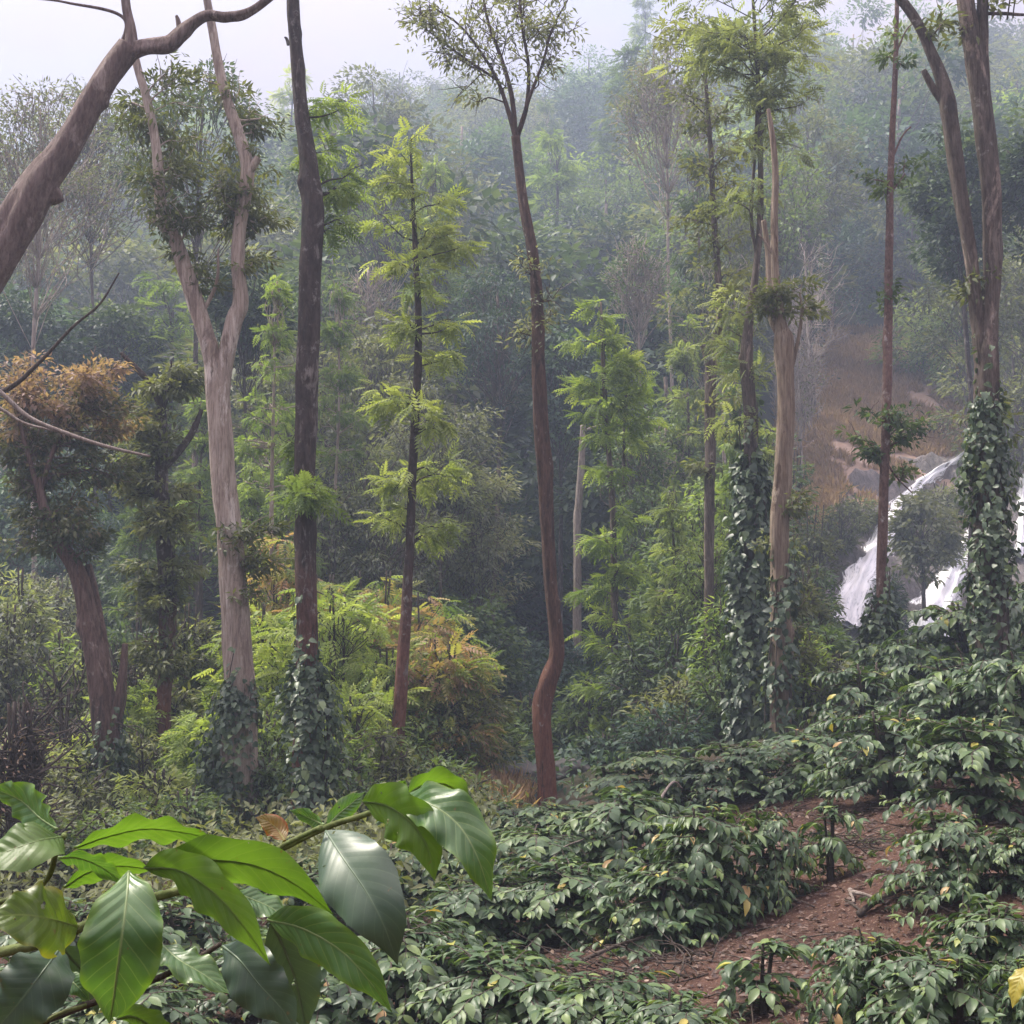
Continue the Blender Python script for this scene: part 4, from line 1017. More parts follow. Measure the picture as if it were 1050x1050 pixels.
    put(key, i, px, top, Y, wpx, lm, 'bark_grey' if key not in ('shrub', 'feather') else 'twig', f"{size_word(top)} {dict(LOOK, leaf_orange='orange flushed green', leaf_bush='bright yellow green', leaf_pale='pale green')[lm]} {kind_} {place_word(px)}", 'middle storey trees and shrubs behind the tall trunks')

# boulders at the valley floor
m, nt, out = nodes('dark_boulder')
b = nt.nodes.new('ShaderNodeBsdfPrincipled'); b.inputs['Roughness'].default_value = .8
n1 = noise(nt, coords(nt), 2.2, 8, .7)
nt.links.new(ramp(nt, [(.32, (.022, .021, .022)), (.55, (.055, .052, .050)), (.75, (.11, .10, .095))], n1.outputs[0]).outputs[0], b.inputs['Base Color'])
bp = nt.nodes.new('ShaderNodeBump'); bp.inputs['Strength'].default_value = .9; bp.inputs['Distance'].default_value = .08
nt.links.new(n1.outputs[0], bp.inputs['Height']); nt.links.new(bp.outputs[0], b.inputs['Normal']); nt.links.new(b.outputs[0], out.inputs[0])
def boulder(label, px, py, Y, wpx, hpx, seed):
    gg = np.random.default_rng(seed)
    p = P(px, py, Y); z = float(H(p[0], Y))
    n = 24
    th = np.linspace(0, 2 * np.pi, n * 2, endpoint=False); ph = np.linspace(-.5 * np.pi, .5 * np.pi, n)
    TH, PH = np.meshgrid(th, ph)
    d = np.stack([np.cos(PH) * np.cos(TH), np.cos(PH) * np.sin(TH), np.sin(PH)], -1)
    r = np.ones(TH.shape)
    for k in range(14):
        a = sphere_dirs(1, gg)[0]; r = np.minimum(r, gg.uniform(.72, .98) / np.maximum((d @ a), .05))
    r += .05 * np.sin(d[..., 0] * 4 + seed) * np.sin(d[..., 2] * 5 + seed * 2) + .03 * np.sin(d[..., 0] * 9 + 2) * np.cos(d[..., 2] * 11) + .015 * np.sin(d[..., 1] * 23 + d[..., 2] * 17)
    V = d * r[..., None] * np.array([wpx * .5, wpx * .45, hpx * .6]) * Y / F
    nx = n * 2
    i = np.arange(n - 1)[:, None] * nx; j = np.arange(nx)[None]; k = (j + 1) % nx
    f = np.stack([np.stack([i + j, i + k, i + nx + k], -1), np.stack([i + j, i + nx + k, i + nx + j], -1)], 2).reshape(-1, 3)
    o = obj('boulder', MB().add(V.reshape(-1, 3), f).mesh('boulder'), bpy.data.materials['dark_boulder'], None, (p[0], Y, z + .15 * hpx * Y / F))
    tag(o, label, 'boulder')
boulder('broad dark boulder in the valley left of the central trunk foot', 530, 812, 22.5, 60, 34, 3)
boulder('larger grey boulder behind the central trunk foot', 584, 812, 22.5, 46, 26, 4)
boulder('small dark boulder beside the broad one in the valley', 505, 812, 22, 36, 28, 6)

# the dry turf of the slope above the falls
def turfz(x, y): return (H(x, y) - .5 + .85 * smooth(786, 812, 525 + F * x / y + 9 * wob(x, y, 1.0)) * (1 - smooth(975, 1000, 525 + F * x / y)) * smooth(51, 53, y) * (1 - smooth(69, 72.5, y + wob(x, y, 1.5))) + .06 * wob(x, y, .5))
V, Fc = grid_mesh(np.arange(11, 27, .3), np.arange(50, 74, .3), turfz)
m, nt, out = nodes('dry_turf'); b = nt.nodes.new('ShaderNodeBsdfPrincipled'); b.inputs['Roughness'].default_value = .95
nt.links.new(ramp(nt, [(.3, (.26, .175, .125)), (.5, (.33, .235, .175)), (.7, (.42, .315, .245))], noise(nt, coords(nt), 2.0, 8, .7).outputs[0]).outputs[0], b.inputs['Base Color']); nt.links.new(b.outputs[0], out.inputs[0])
tag(obj('dry_slope', MB().add(V, Fc).mesh('dry_slope'), m), None, None, None, 'structure')

# dry grass and forest undergrowth
def blades(n, pts, L, W, g, tone=None, lean=.5):
    mb = MB()
    d = np.array([0, 0, 1.0]) + g.normal(0, lean, (n, 3)); d[:, 2] = np.abs(d[:, 2]) + .3
    leaves(mb, pts, d, sphere_dirs(n, g) + np.array([0, -.6, .2]), L * g.uniform(.5, 1.2, n), W, 'small', np.clip(g.normal(.5, .22, n), 0, 1) if tone is None else tone)
    return mb
gg = np.random.default_rng(8)
m = leaf_mat('dry_grass_blade', [(0, (.26, .18, .13)), (.5, (.44, .31, .23)), (1, (.58, .45, .35))], .4, gain=1.0)
N = 60000
pxs = gg.uniform(796, 1000, N); Ys = gg.uniform(52, 72, N)
xs = (pxs - 525) / F * Ys
pat = wob(xs, Ys, 1.7, .5) + .6 * wob(xs, Ys, .6, 1.2)
k = (pat > -.6) & (rockz(xs, Ys) < H(xs, Ys) + .05)
k |= False
pts = np.stack([xs, Ys, np.maximum(H(xs, Ys) + .15, turfz(xs, Ys) - .03)], -1)[k]
tag(obj('dry_grass', blades(len(pts), pts, .50, .06, gg, np.clip(.5 + .25 * pat[k] + gg.normal(0, .15, len(pts)), 0, 1)).mesh('dry_grass'), m), 'pinkish brown dry grass on the slope above the waterfall', 'grass', kind='stuff')
N = 2600
xs = gg.normal(-.45, .28, N); Ys = gg.normal(20.5, .5, N)
pts = np.stack([xs, Ys, H(xs, Ys) - .02], -1)
tag(obj('dry_grass', blades(N, pts, .55, .02, gg).mesh('dry_grass'), m), 'straw coloured dry grass beside the boulders', 'grass', kind='stuff')

# bare orange earth showing through the trunks above the dry slope
pe = hit(848, 296, 60)
xs = np.linspace(-1.6, 1.6, 24); ys = np.linspace(-2.2, 2.2, 24)
V, Fc = grid_mesh(xs + pe[0], ys + pe[1], lambda x, y: H(x, y) + .9 * np.exp(-((x - pe[0]) / .9) ** 2 - ((y - pe[1]) / 1.2) ** 2) - .15 + .12 * wob(x, y, .3))
m, nt, out = nodes('orange_earth'); b = nt.nodes.new('ShaderNodeBsdfPrincipled'); b.inputs['Roughness'].default_value = .95
nt.links.new(ramp(nt, [(.3, (.36, .17, .09)), (.7, (.50, .27, .16))], noise(nt, coords(nt), 3, 6).outputs[0]).outputs[0], b.inputs['Base Color']); nt.links.new(b.outputs[0], out.inputs[0])
tag(obj('earth_bank', MB().add(V, Fc).mesh('earth_bank'), m), None, None, None, 'structure')

# undergrowth: low leafy cover of the valley and the forest floor
def cover(name, label, xs, Ys, h, n_per, L, W, mat, g, tone_s=.2):
    mb = MB()
    n = len(xs)
    c = np.stack([xs, Ys, H(xs, Ys)], -1)
    pos = np.repeat(c, n_per, 0) + g.normal(0, 1, (n * n_per, 3)) * np.array([.35, .35, .0]) * np.max(h)
    pos[:, 2] += g.uniform(0, 1, n * n_per) ** .8 * np.repeat(h * g.uniform(.4, 1.3, n), n_per)
    d = sphere_dirs(n * n_per, g) + np.array([0, 0, -.1])
    nr = np.array([0, -.2, .9]) + sphere_dirs(n * n_per, g) * .6
    tn = np.clip(np.repeat(g.normal(.45, tone_s, n), n_per) + g.normal(0, .12, n * n_per), 0, 1)
    leaves(mb, pos, d, nr, L * g.uniform(.6, 1.3, len(pos)), W * g.uniform(.7, 1.2, len(pos)), 'small', tn)
    tag(obj(name, mb.mesh(name), M[mat]), label, 'undergrowth', kind='stuff')
def scatter(n, u0, u1, y0, y1, g, p=.8):
    Ys = y0 + (y1 - y0) * g.uniform(0, 1, n) ** p
    return g.uniform(u0, u1, n) * Ys, Ys
xs, Ys = scatter(2600, -.5, .24, 21, 48, gg); cover('undergrowth', 'dark leafy undergrowth on the valley floor', xs, Ys, np.where(Ys < 26, .4, .9), 22, .20, .08, 'leaf_blue', gg)
xs, Ys = scatter(900, -.48, -.02, 11, 22, gg); cover('undergrowth', 'olive undergrowth below the trees at left', xs, Ys, .6, 22, .13, .055, 'leaf_olive', gg)
xs, Ys = scatter(3800, -.48, .48, 45, 165, gg); k = (H(xs, Ys) > rockz(xs, Ys)) & ~((xs / Ys > .18) & (xs / Ys < .40) & (Ys < 71)); cover('undergrowth', 'undergrowth covering the forested hillside', xs[k], Ys[k], 1.9, 16, .42, .22, 'leaf_mid', gg)
xs, Ys = scatter(700, .18, .46, 22, 45, gg); cover('undergrowth', 'undergrowth in the hollow below the waterfall', xs, Ys, .7, 22, .18, .08, 'leaf_dark', gg)
# ------------------------------------------------------------------ coffee bushes
def coffee_mesh(seed, w=1.3, h=1.0, nb=72, pairs=12, L=.106):
    g = np.random.default_rng(seed)
    sm, fm = MB(), MB()
    nst = 3
    tops = []
    for s in range(nst):
        a = g.uniform(0, 6.28)
        pts = spline([(0.03 * math.cos(a), .03 * math.sin(a), -.15), (.05 * math.cos(a), .05 * math.sin(a), h * .35), (w * .12 * math.cos(a), w * .12 * math.sin(a), h * .92)], n=5)
        tube(sm, pts, np.linspace(.022, .008, len(pts)), 7, .08, seed + s)
        tops.append(pts)
    for b in range(nb):
        bare = g.uniform() < .07
        sp = tops[b % nst]
        t = g.uniform(.22, 1) ** .8
        o = sp[min(int(t * (len(sp) - 1)), len(sp) - 1)]
        th = g.uniform(0, 6.28)
        ln = w * .52 * (1.12 - .45 * t) * g.uniform(.65, 1.15)
        dr = np.array([math.cos(th), math.sin(th), 0])
        rise = g.uniform(.18, .48) * (0.6 + .6 * t)
        q = []
        for u in np.linspace(0, 1, 6):
            q.append(o + dr * ln * u + np.array([0, 0, ln * (rise * u - (.62 + .15 * g.normal()) * u * u * .9)]) + np.array([-dr[1], dr[0], 0]) * .05 * math.sin(u * 4 + th))
        path = spline(q, n=4)
        tube(sm, path, np.linspace(.0065, .0025, len(path)), 5)
        T = unit(np.gradient(path, axis=0))
        bt = np.clip(.42 + g.normal(0, .13), 0, 1)
        for k in range(pairs):
            u = .14 + .86 * (k + .4 * g.uniform()) / (pairs - 1 + .4)
            i = min(int(u * (len(path) - 1)), len(path) - 1)
            c, tt = path[i], T[i]
            sd = unit(np.cross(tt, [0, 0, 1]))
            young = u > .9 and g.uniform() < .35
            if bare and g.uniform() < .8: continue
            for s in (-1, 1):
                if g.uniform() < .08: continue
                d = unit(sd * s * (.95 - .4 * u) + tt * (.40 + .5 * u) + np.array([0, 0, -.30 - .45 * g.uniform()]) + g.normal(0, .16, 3))
                n = unit(np.array([0, 0, .9]) + dr * .35 + g.normal(0, .25, 3))
                l = L * g.uniform(.5, 1.3) * (.62 if young else 1)
                leaves(fm, [c], [d], [n], l, l * g.uniform(.40, .48), 'coffee', [np.clip(.86 if young else bt + g.normal(0, .15), 0, .86) if g.uniform() > .010 else g.uniform(.95, 1)])
    for sp in tops:   # upright leaf whorls at the shoot tips
        c = sp[-1]
        for k in range(10):
            th = g.uniform(0, 6.28); d = np.array([math.cos(th), math.sin(th), g.uniform(-.25, .7)])
            l = L * g.uniform(.55, 1.0)
            leaves(fm, [c + [0, 0, -.015 * k]], [d], [[-d[0] * .3, -d[1] * .3, 1]], l, l * .44, 'coffee', [np.clip(.62 + g.normal(0, .18), 0, 1)])
    return sm.mesh('stem'), fm.mesh('foliage'), h, w

CM = [coffee_mesh(300 + i) for i in range(6)]
SMALL = coffee_mesh(399, .8, .8, 18, 6, .13)
def coffee(px, base_py, top_py, wpx, label, sap=False, group='coffee bushes on the slope'):
    p = hit(px, base_py)
    Y = p[1]
    sm, fm, h0, w0 = SMALL if sap else CM[int(HG.integers(6))]
    t = thing('coffee_bush', label, 'coffee bush', (p[0], p[1], p[2] - .03), HG.uniform(0, 6.28), group)
    hh = max((base_py - top_py) * Y / F, .45) * 1.1
    ww = wpx * Y / F * (1.1 if px > 690 and base_py > 880 else 1.25)
    t.scale = (ww / w0, ww / w0, hh / h0)
    obj('stem', sm, M['twig'], t)
    obj('foliage', fm, M['coffee'], t)
for a in [
    (1000, 724, 618, 150, 'topmost coffee bush on the right, below the big forked trunk'), (1062, 718, 590, 150, 'coffee bush cut by the right edge beside the big forked trunk'),
    (940, 742, 656, 130, 'coffee bush just below the right stream of the waterfall'), (890, 776, 680, 135, 'coffee bush under the speckled pole, left end of the high row'),
    (985, 775, 676, 150, 'coffee bush in the second row below the big forked trunk'), (1062, 770, 668, 150, 'second row coffee bush at the right edge'),
    (828, 816, 750, 140, 'coffee bush at the foot of the peeling ochre trunk'), (910, 824, 728, 150, 'big dark coffee bush above the bare soil'),
    (1010, 840, 735, 170, 'wide coffee bush above the low bush at right'), (757, 818, 762, 130, 'coffee bush at the foot of the tall vine column'),
    (692, 832, 770, 130, 'coffee bush right of the thin pale stem'), (632, 846, 788, 125, 'coffee bush below the thin pale stem'),
    (576, 862, 828, 120, 'coffee bush right of the central trunk foot'), (515, 866, 832, 115, 'coffee bush below the dark boulders'),
    (455, 872, 846, 110, 'coffee bush behind the tip of the large foreground leaves'), (657, 896, 812, 165, 'bright coffee bush in the middle of the slope'),
    (562, 908, 846, 155, 'coffee bush below the central trunk foot, second row'), (472, 914, 862, 140, 'coffee bush right of the white glossy foreground leaf'),
    (720, 948, 826, 170, 'tall coffee bush left of the bare soil with bare lower stem'), (790, 930, 832, 110, 'coffee bush reaching over the bare soil from the left'),
    (596, 966, 882, 180, 'coffee bush in the middle with dry twigs below'), (492, 966, 900, 170, 'coffee bush below the white glossy leaf'),
    (672, 968, 886, 150, 'coffee bush above the dark soil hollow'), (975, 926, 834, 150, 'low loose coffee bush on the right of the bare soil'),
    (1048, 916, 848, 110, 'coffee bush at right edge behind the low loose one'), (430, 1046, 948, 190, 'coffee bush right of the dark hanging leaf'),
    (530, 1070, 975, 210, 'light tipped coffee bush in the front row, bottom centre'), (622, 1092, 1003, 180, 'front row coffee bush left of the soil, bottom centre'),
    (1010, 1036, 925, 190, 'large coffee bush at lower right below the low loose one'), (905, 1068, 955, 160, 'front coffee bush right of the sapling'),
    (985, 1098, 975, 220, 'nearest coffee bush at lower right'), (1062, 1100, 985, 120, 'coffee bush with lighter shoots at the lower right corner'),
    (350, 1066, 1000, 170, 'coffee bush low behind the foreground leaves'), (680, 1110, 1025, 150, 'coffee bush cut by the bottom edge left of the sapling'),
    (400, 930, 868, 130, 'coffee bush behind the hanging dark leaf'), (330, 960, 890, 140, 'shaded coffee bush left of the hanging dark leaf'),
    (60, 1010, 930, 170, 'shaded coffee bush under the yellowing foreground leaf'), (180, 1000, 920, 170, 'shaded coffee bush under the broad hanging leaf'),
    (270, 1040, 960, 170, 'shaded coffee bush under the leaf with bright green rim'), (120, 1080, 1010, 190, 'coffee bush at the bottom edge below the broad hanging leaf'),
    (255, 925, 868, 140, 'low coffee bush in front of the vine wrapped pale trunk'), (10, 1075, 1000, 180, 'coffee bush at the lower left corner'),
]:
    coffee(*a)
coffee(852, 905, 826, 80, 'slim coffee sprout standing alone on the bare soil', True)
coffee(780, 1042, 966, 115, 'small coffee sapling in front of the bare soil', True)

# litter, fallen sticks and dry prunings on the soil
gg = np.random.default_rng(31)
def soil_pts(n):
    x = gg.uniform(-3.2, 7.5, n); y = gg.uniform(4.5, 17, n)
    return np.stack([x, y, H(x, y) + .012], -1)
mb = MB(); p = soil_pts(30000)
leaves(mb, p, np.column_stack([gg.normal(size=(len(p), 2)), gg.normal(0, .15, len(p))]), np.array([0, 0, 1]) + gg.normal(0, .35, (len(p), 3)), gg.uniform(.015, .075, len(p)), gg.uniform(.012, .035, len(p)), 'pepper', np.clip(gg.normal(.35, .25, len(p)), 0, 1))
tag(obj('leaf_litter', mb.mesh('leaf_litter'), leaf_mat('fallen_leaf', [(0, (.035, .025, .022)), (.5, (.085, .058, .045)), (.88, (.16, .115, .09)), (1, (.28, .22, .17))], .1)), 'dry fallen leaves scattered over the reddish soil', 'leaf litter', kind='stuff')
# low weeds in loose patches
mb = MB(); q = soil_pts(1500); q = q[wob(q[:, 0], q[:, 1], .8, .3) > .15]
for c in q:
    n_ = int(gg.integers(5, 14))
    a_ = gg.uniform(0, 6.28, n_)
    leaves(mb, np.repeat(c[None], n_, 0) + gg.normal(0, .02, (n_, 3)) * [1, 1, .2], np.stack([np.cos(a_), np.sin(a_), gg.uniform(.1, 1.1, n_)], -1), np.array([0, 0, 1]) + gg.normal(0, .3, (n_, 3)),
           gg.uniform(.03, .09, n_), gg.uniform(.012, .03, n_), 'pepper', np.clip(gg.normal(.5, .2, n_), 0, 1))
tag(obj('weeds', mb.mesh('weeds'), M['leaf_mid']), 'small green weeds in loose patches on the soil', 'weeds', kind='stuff')
mb = MB()
for q in soil_pts(900):
    a = gg.uniform(0, 6.28); l = gg.uniform(.08, .4)
    d = np.array([math.cos(a), math.sin(a), gg.uniform(0, .3)])
    tube(mb, np.array([q, q + d * l * .5 + [0, 0, .01], q + d * l]), [.006, .004, .002], 4)
tag(obj('twig_litter', mb.mesh('twig_litter'), M['twig']), 'small dry twigs scattered over the soil', 'twig litter', kind='stuff')

def stick(label, pts, wpx, barkm='twig_pale'):
    rows = [hit(a, b) + np.array([0, 0, c]) for a, b, c in pts]
    path = spline(rows, n=6); base = path[0].copy(); path -= base
    r = wpx * .5 * rows[0][1] / F
    mb = MB(); tube(mb, path, np.linspace(r, r * .5, len(path)), 8, .08, len(label))
    tag(obj('fallen_branch', mb.mesh('fallen_branch'), M[barkm], None, base), label, 'fallen branch')
stick('pale fallen stick lying across the bare soil', [(875, 922, .05), (888, 925, .05), (905, 928, .03)], 5)
stick('short pale stick pointing down the bare soil', [(872, 918, .04), (876, 930, .03)], 5)
stick('long dark branch lying on the bare soil beneath the low bush', [(880, 944, .04), (905, 928, .05), (940, 915, .06)], 7, 'twig')
stick('dark stick crossing the pale fallen stick', [(868, 928, .03), (880, 936, .03), (888, 942, .02)], 4, 'twig')
stick('thin dry branch leaning in the dark soil hollow', [(580, 1000, .05), (640, 985, .12), (700, 970, .12)], 5, 'twig')
stick('pale pruned twig under the middle bush', [(555, 935, .3), (575, 920, .42), (600, 912, .45)], 3)
stick('pale crooked pruned twig above the bright bush', [(672, 862, .35), (690, 850, .5), (700, 848, .42)], 3)

# bushy roots of dry prunings (individual brushwood heaps)
for lab, px, py, wp in [('heap of dry brushwood in the dark soil hollow', 690, 1000, 120), ('dry brushwood under the sapling at left of the bare soil', 600, 1010, 90),
                        ('dry brushwood on the bank above the bare soil', 880, 872, 90)]:
    p = hit(px, py); s = p[1] / F
    mb = MB()
    for k in range(46):
        a = gg.uniform(0, 6.28); c = np.array([gg.normal(0, wp * .28 * s), gg.normal(0, wp * .2 * s), gg.uniform(.0, .1)])
        l = gg.uniform(.15, .5); d = np.array([math.cos(a), math.sin(a) * .7, gg.uniform(-.1, .5)])
        tube(mb, spline([c, c + d * l * .5 + gg.normal(0, .02, 3), c + d * l], n=3), np.linspace(.006, .002, 7), 4)
    tag(obj('brushwood', mb.mesh('brushwood'), M['twig'], None, p), lab, 'brushwood')
# ------------------------------------------------------------------ the coffee plant right in front of the camera
def fg_leaf_mat(name, dark, light, rib, transl, rough, tcol, blotch=None):
    m, nt, out = nodes(name)
    at = nt.nodes.new('ShaderNodeAttribute'); at.attribute_name = 'along'
    sp = nt.nodes.new('ShaderNodeSeparateXYZ'); nt.links.new(at.outputs['Vector'], sp.inputs[0])
    u, v = sp.outputs[0], sp.outputs[1]
    av = mathn(nt, 'ABSOLUTE', v)
    n1 = noise(nt, coords(nt), 16, 5, .6)
    c = ramp(nt, [(.32, dark), (.68, light)], n1.outputs[0]).outputs[0]
    # side veins: curved lines that leave the midrib towards the tip
    ph = mathn(nt, 'SUBTRACT', mathn(nt, 'MULTIPLY', u, 11.0), mathn(nt, 'MULTIPLY', av, 2.2))
    fr = mathn(nt, 'ABSOLUTE', mathn(nt, 'SUBTRACT', mathn(nt, 'FRACT', ph), .5))
    vein = mathn(nt, 'MULTIPLY', mathn(nt, 'SUBTRACT', 1.0, mathn(nt, 'DIVIDE', fr, .07, True)), .45, True)
    mid = mathn(nt, 'SUBTRACT', 1.0, mathn(nt, 'DIVIDE', av, .055, True), True)
    k = mathn(nt, 'MAXIMUM', vein, mid)
    c = mixc(nt, k, c, rib)
    n2 = noise(nt, coords(nt), 60, 3, .6)
    edge = mathn(nt, 'DIVIDE', mathn(nt, 'SUBTRACT', n1.outputs[0], 0.0), 1.0)
    if blotch:
        rim = ramp(nt, [(.80, (0, 0, 0)), (1.0, (1, 1, 1))], mathn(nt, 'ADD', av, mathn(nt, 'MULTIPLY', mathn(nt, 'SUBTRACT', n1.outputs[0], .5), .8))).outputs[0]
        c = mixc(nt, rim, c, blotch)
    n5 = noise(nt, coords(nt), 130, 2, .5)
    n6 = noise(nt, coords(nt), 22, 3, .6)
    c = mixc(nt, mathn(nt, 'MULTIPLY', ramp(nt, [(.69, (0, 0, 0)), (.73, (.8, .8, .8))], n5.outputs[0]).outputs[0], ramp(nt, [(.5, (0, 0, 0)), (.6, (1, 1, 1))], n6.outputs[0]).outputs[0]), c, (.12, .075, .03))
    c = mixc(nt, ramp(nt, [(.66, (0, 0, 0)), (.74, (.6, .6, .6))], n2.outputs[0]).outputs[0], c, tuple(x * .75 for x in light))
    b = nt.nodes.new('ShaderNodeBsdfPrincipled'); nt.links.new(c, b.inputs['Base Color'])
    b.inputs['Roughness'].default_value = rough; b.inputs['Specular IOR Level'].default_value = .6
    bp = nt.nodes.new('ShaderNodeBump'); bp.inputs['Strength'].default_value = .12 if transl < .2 else .32; bp.inputs['Distance'].default_value = .002
    nt.links.new(mathn(nt, 'ADD', fr, mathn(nt, 'MULTIPLY', n2.outputs[0], .35)), bp.inputs['Height']); nt.links.new(bp.outputs[0], b.inputs['Normal'])
    tr = nt.nodes.new('ShaderNodeBsdfTranslucent'); nt.links.new(mixc(nt, 1.0, c, tcol, 'MULTIPLY'), tr.inputs[0])
    mx = nt.nodes.new('ShaderNodeMixShader'); mx.inputs[0].default_value = transl
    nt.links.new(b.outputs[0], mx.inputs[1]); nt.links.new(tr.outputs[0], mx.inputs[2]); # small insect holes, a few to a leaf
    n7 = noise(nt, coords(nt), 52, 2, .5); n8 = noise(nt, coords(nt), 9, 2, .5)
    hole = mathn(nt, 'MULTIPLY', mathn(nt, 'GREATER_THAN', n7.outputs[0], .715), mathn(nt, 'GREATER_THAN', n8.outputs[0], .52))
    th_ = nt.nodes.new('ShaderNodeBsdfTransparent'); mh = nt.nodes.new('ShaderNodeMixShader')
    nt.links.new(hole, mh.inputs[0]); nt.links.new(mx.outputs[0], mh.inputs[1]); nt.links.new(th_.outputs[0], mh.inputs[2])
    nt.links.new(mh.outputs[0], out.inputs[0])
    return m
FL = {
    'bright': fg_leaf_mat('young_coffee_leaf', (.066, .132, .022), (.10, .178, .032), (.14, .21, .06), .48, .46, (1.4, 1.55, .5)),
    'green': fg_leaf_mat('grown_coffee_leaf', (.045, .11, .03), (.075, .16, .045), (.20, .28, .11), .34, .38, (1.7, 1.8, .5), (.10, .19, .03)),
    'dark': fg_leaf_mat('old_coffee_leaf', (.030, .062, .034), (.052, .095, .052), (.085, .135, .075), .15, .42, (1.5, 1.6, .6)),
    'yellow': fg_leaf_mat('yellowing_coffee_leaf', (.075, .13, .02), (.12, .18, .028), (.18, .24, .06), .45, .40, (1.5, 1.6, .4), (.20, .20, .03)),
    'orange': fg_leaf_mat('withered_coffee_leaf', (.10, .12, .02), (.22, .13, .03), (.25, .22, .06), .4, .5, (1.5, 1.2, .4), (.26, .10, .03)),
}
plant_base = np.array([-.78, 1.42, float(H(-.78, 1.42))])
FP = thing('coffee_plant', 'coffee plant close to the camera, its big glossy backlit leaves reaching in at lower left', 'coffee plant', plant_base)

def fg_leaf(pts, half_w, tilt, kind, fold=.25, wave=.10, k=3.0, seed=0, tip=.9, label=None, curl=0.0):
    """pts: midrib from stalk to tip as (px, py, depth); half_w in photo px at 1.2 m; tilt: turn about the midrib away from facing the camera, degrees"""
    path = spline([P(*q) for q in pts], n=16)
    n = 42
    arc = np.concatenate([[0], np.cumsum(np.linalg.norm(np.diff(path, axis=0), axis=1))]); tot = arc[-1]
    tt = np.linspace(0, 1, n)
    C = np.stack([np.interp(tt * tot, arc, path[:, i]) for i in range(3)], -1)
    T = unit(np.gradient(C, axis=0))
    view = unit(EYE - C)
    S0 = unit(np.cross(T, view)); N0 = unit(np.cross(S0, T))
    a = R(tilt) + curl * (tt - .5)
    N = N0 * np.cos(a)[..., None] + S0 * np.sin(a)[..., None]
    S = unit(np.cross(T, N))
    W = half_w * .86 * 1.2 / F
    prof = np.sin(np.pi * np.clip(tt, 0, 1) ** .90) ** .98
    prof = np.where(tt > .80, prof * (1 - .45 * (np.clip(tt - .80, 0, 1) / .20) ** 1.2 * (1 - (tt - .80) / .2 * .3)), prof)
    prof = np.maximum(prof, 0); prof[0] = .03; prof[-1] = .004
    g = np.random.default_rng(seed + 77)
    ph = g.uniform(0, 6.28, 4)
    cols = np.linspace(-1, 1, 17)
    s = cols[None]; t = tt[:, None]
    edge = 1 + .018 * np.sin(t * 2 * np.pi * (k * 1.5 + .6) + ph[0] + (s > 0) * 2) * np.abs(s) ** 2 + .012 * np.sin(t * 61 + ph[1]) * np.abs(s) ** 4
    off = s * prof[:, None] * W * edge
    w_ = (fold * np.abs(s) * prof[:, None]
          + 1.5 * wave * np.abs(s) ** 2.5 * np.sin(t * 2 * np.pi * (k * 1.35) + .6 * np.sin(t * 9 + ph[0]) + ph[1] + np.where(s > 0, ph[2], ph[3])) * prof[:, None]
          + (.005 if kind == 'dark' else .028) * np.cos(2 * np.pi * (t * 11 - np.abs(s) * 2.2)) * (1 - np.abs(s)) * np.clip(np.abs(s) * 6, 0, 1) * prof[:, None]
          - .20 * np.abs(s) ** 3 * prof[:, None]) * W
    V = C[:, None] + off[..., None] * S[:, None] + w_[..., None] * N[:, None]
    V = V.reshape(-1, 3) - plant_base
    kx = len(cols)
    i = np.arange(n - 1)[:, None] * kx + np.arange(kx - 1)[None]
    f = np.stack([np.stack([i, i + 1, i + kx + 1], -1), np.stack([i, i + kx + 1, i + kx], -1)], 2).reshape(-1, 3)
    uv = np.stack([np.broadcast_to(t, (n, kx)), np.broadcast_to(s, (n, kx))], -1).reshape(-1, 2)
    mb = MB(); mb.add(V, f, .5, uv)
    # raised midrib and stalk
    tube(mb, C - plant_base - N * .0006, np.linspace(.0016, .0004, n), 6)
    mb.uv[-1][:, 1] = 0.0
    o = obj('leaf', mb.mesh('leaf'), FL[kind], FP)
    if label: o['label'] = label
    return o

def fg_branch(pts, w0, w1, mat):
    path = spline([P(*q) for q in pts], n=8) - plant_base
    mb = MB(); tube(mb, path, np.linspace(w0, w1, len(path)) * .5 * 1.2 / F, 9, .05, w0)
    return obj('branch', mb.mesh('branch'), M[mat], FP)

M['green_stem'] = bark_mat('green_young_stem', (.10, .14, .04), (.16, .20, .07), (.22, .24, .11), (20, 20, 20), None, None, .2)
# upright stem from the ground and its side branches
st = [(plant_base + [0, 0, -.15]), plant_base + [.02, 0, .9], np.array(P(-130, 1080, 1.36)), np.array(P(-95, 1000, 1.3)), np.array(P(-80, 880, 1.28))]
path = spline(st, n=8) - plant_base
mb = MB(); tube(mb, path, np.linspace(.016, .006, len(path)), 10, .05, 3); obj('stem', mb.mesh('stem'), M['twig'], FP)
fg_branch([(-95, 1020, 1.3), (-30, 985, 1.27), (40, 968, 1.25), (90, 948, 1.23), (140, 925, 1.21), (190, 912, 1.22), (240, 895, 1.23), (285, 872, 1.24), (335, 848, 1.24), (378, 834, 1.24), (416, 818, 1.24)], 12, 5, 'green_stem')
fg_branch([(-85, 940, 1.3), (0, 925, 1.24), (45, 905, 1.2), (58, 872, 1.18), (66, 856, 1.17)], 6, 6, 'green_stem')
fg_branch([(-90, 1075, 1.3), (0, 1062, 1.28), (90, 1030, 1.25), (155, 1006, 1.24), (200, 984, 1.24), (226, 968, 1.23)], 9, 5, 'twig')
fg_branch([(30, 1058, 1.22), (60, 1040, 1.22), (90, 1030, 1.25)], 4, 4, 'green_stem')
fg_branch([(275, 876, 1.24), (300, 862, 1.22), (330, 848, 1.21)], 5, 5, 'green_stem')

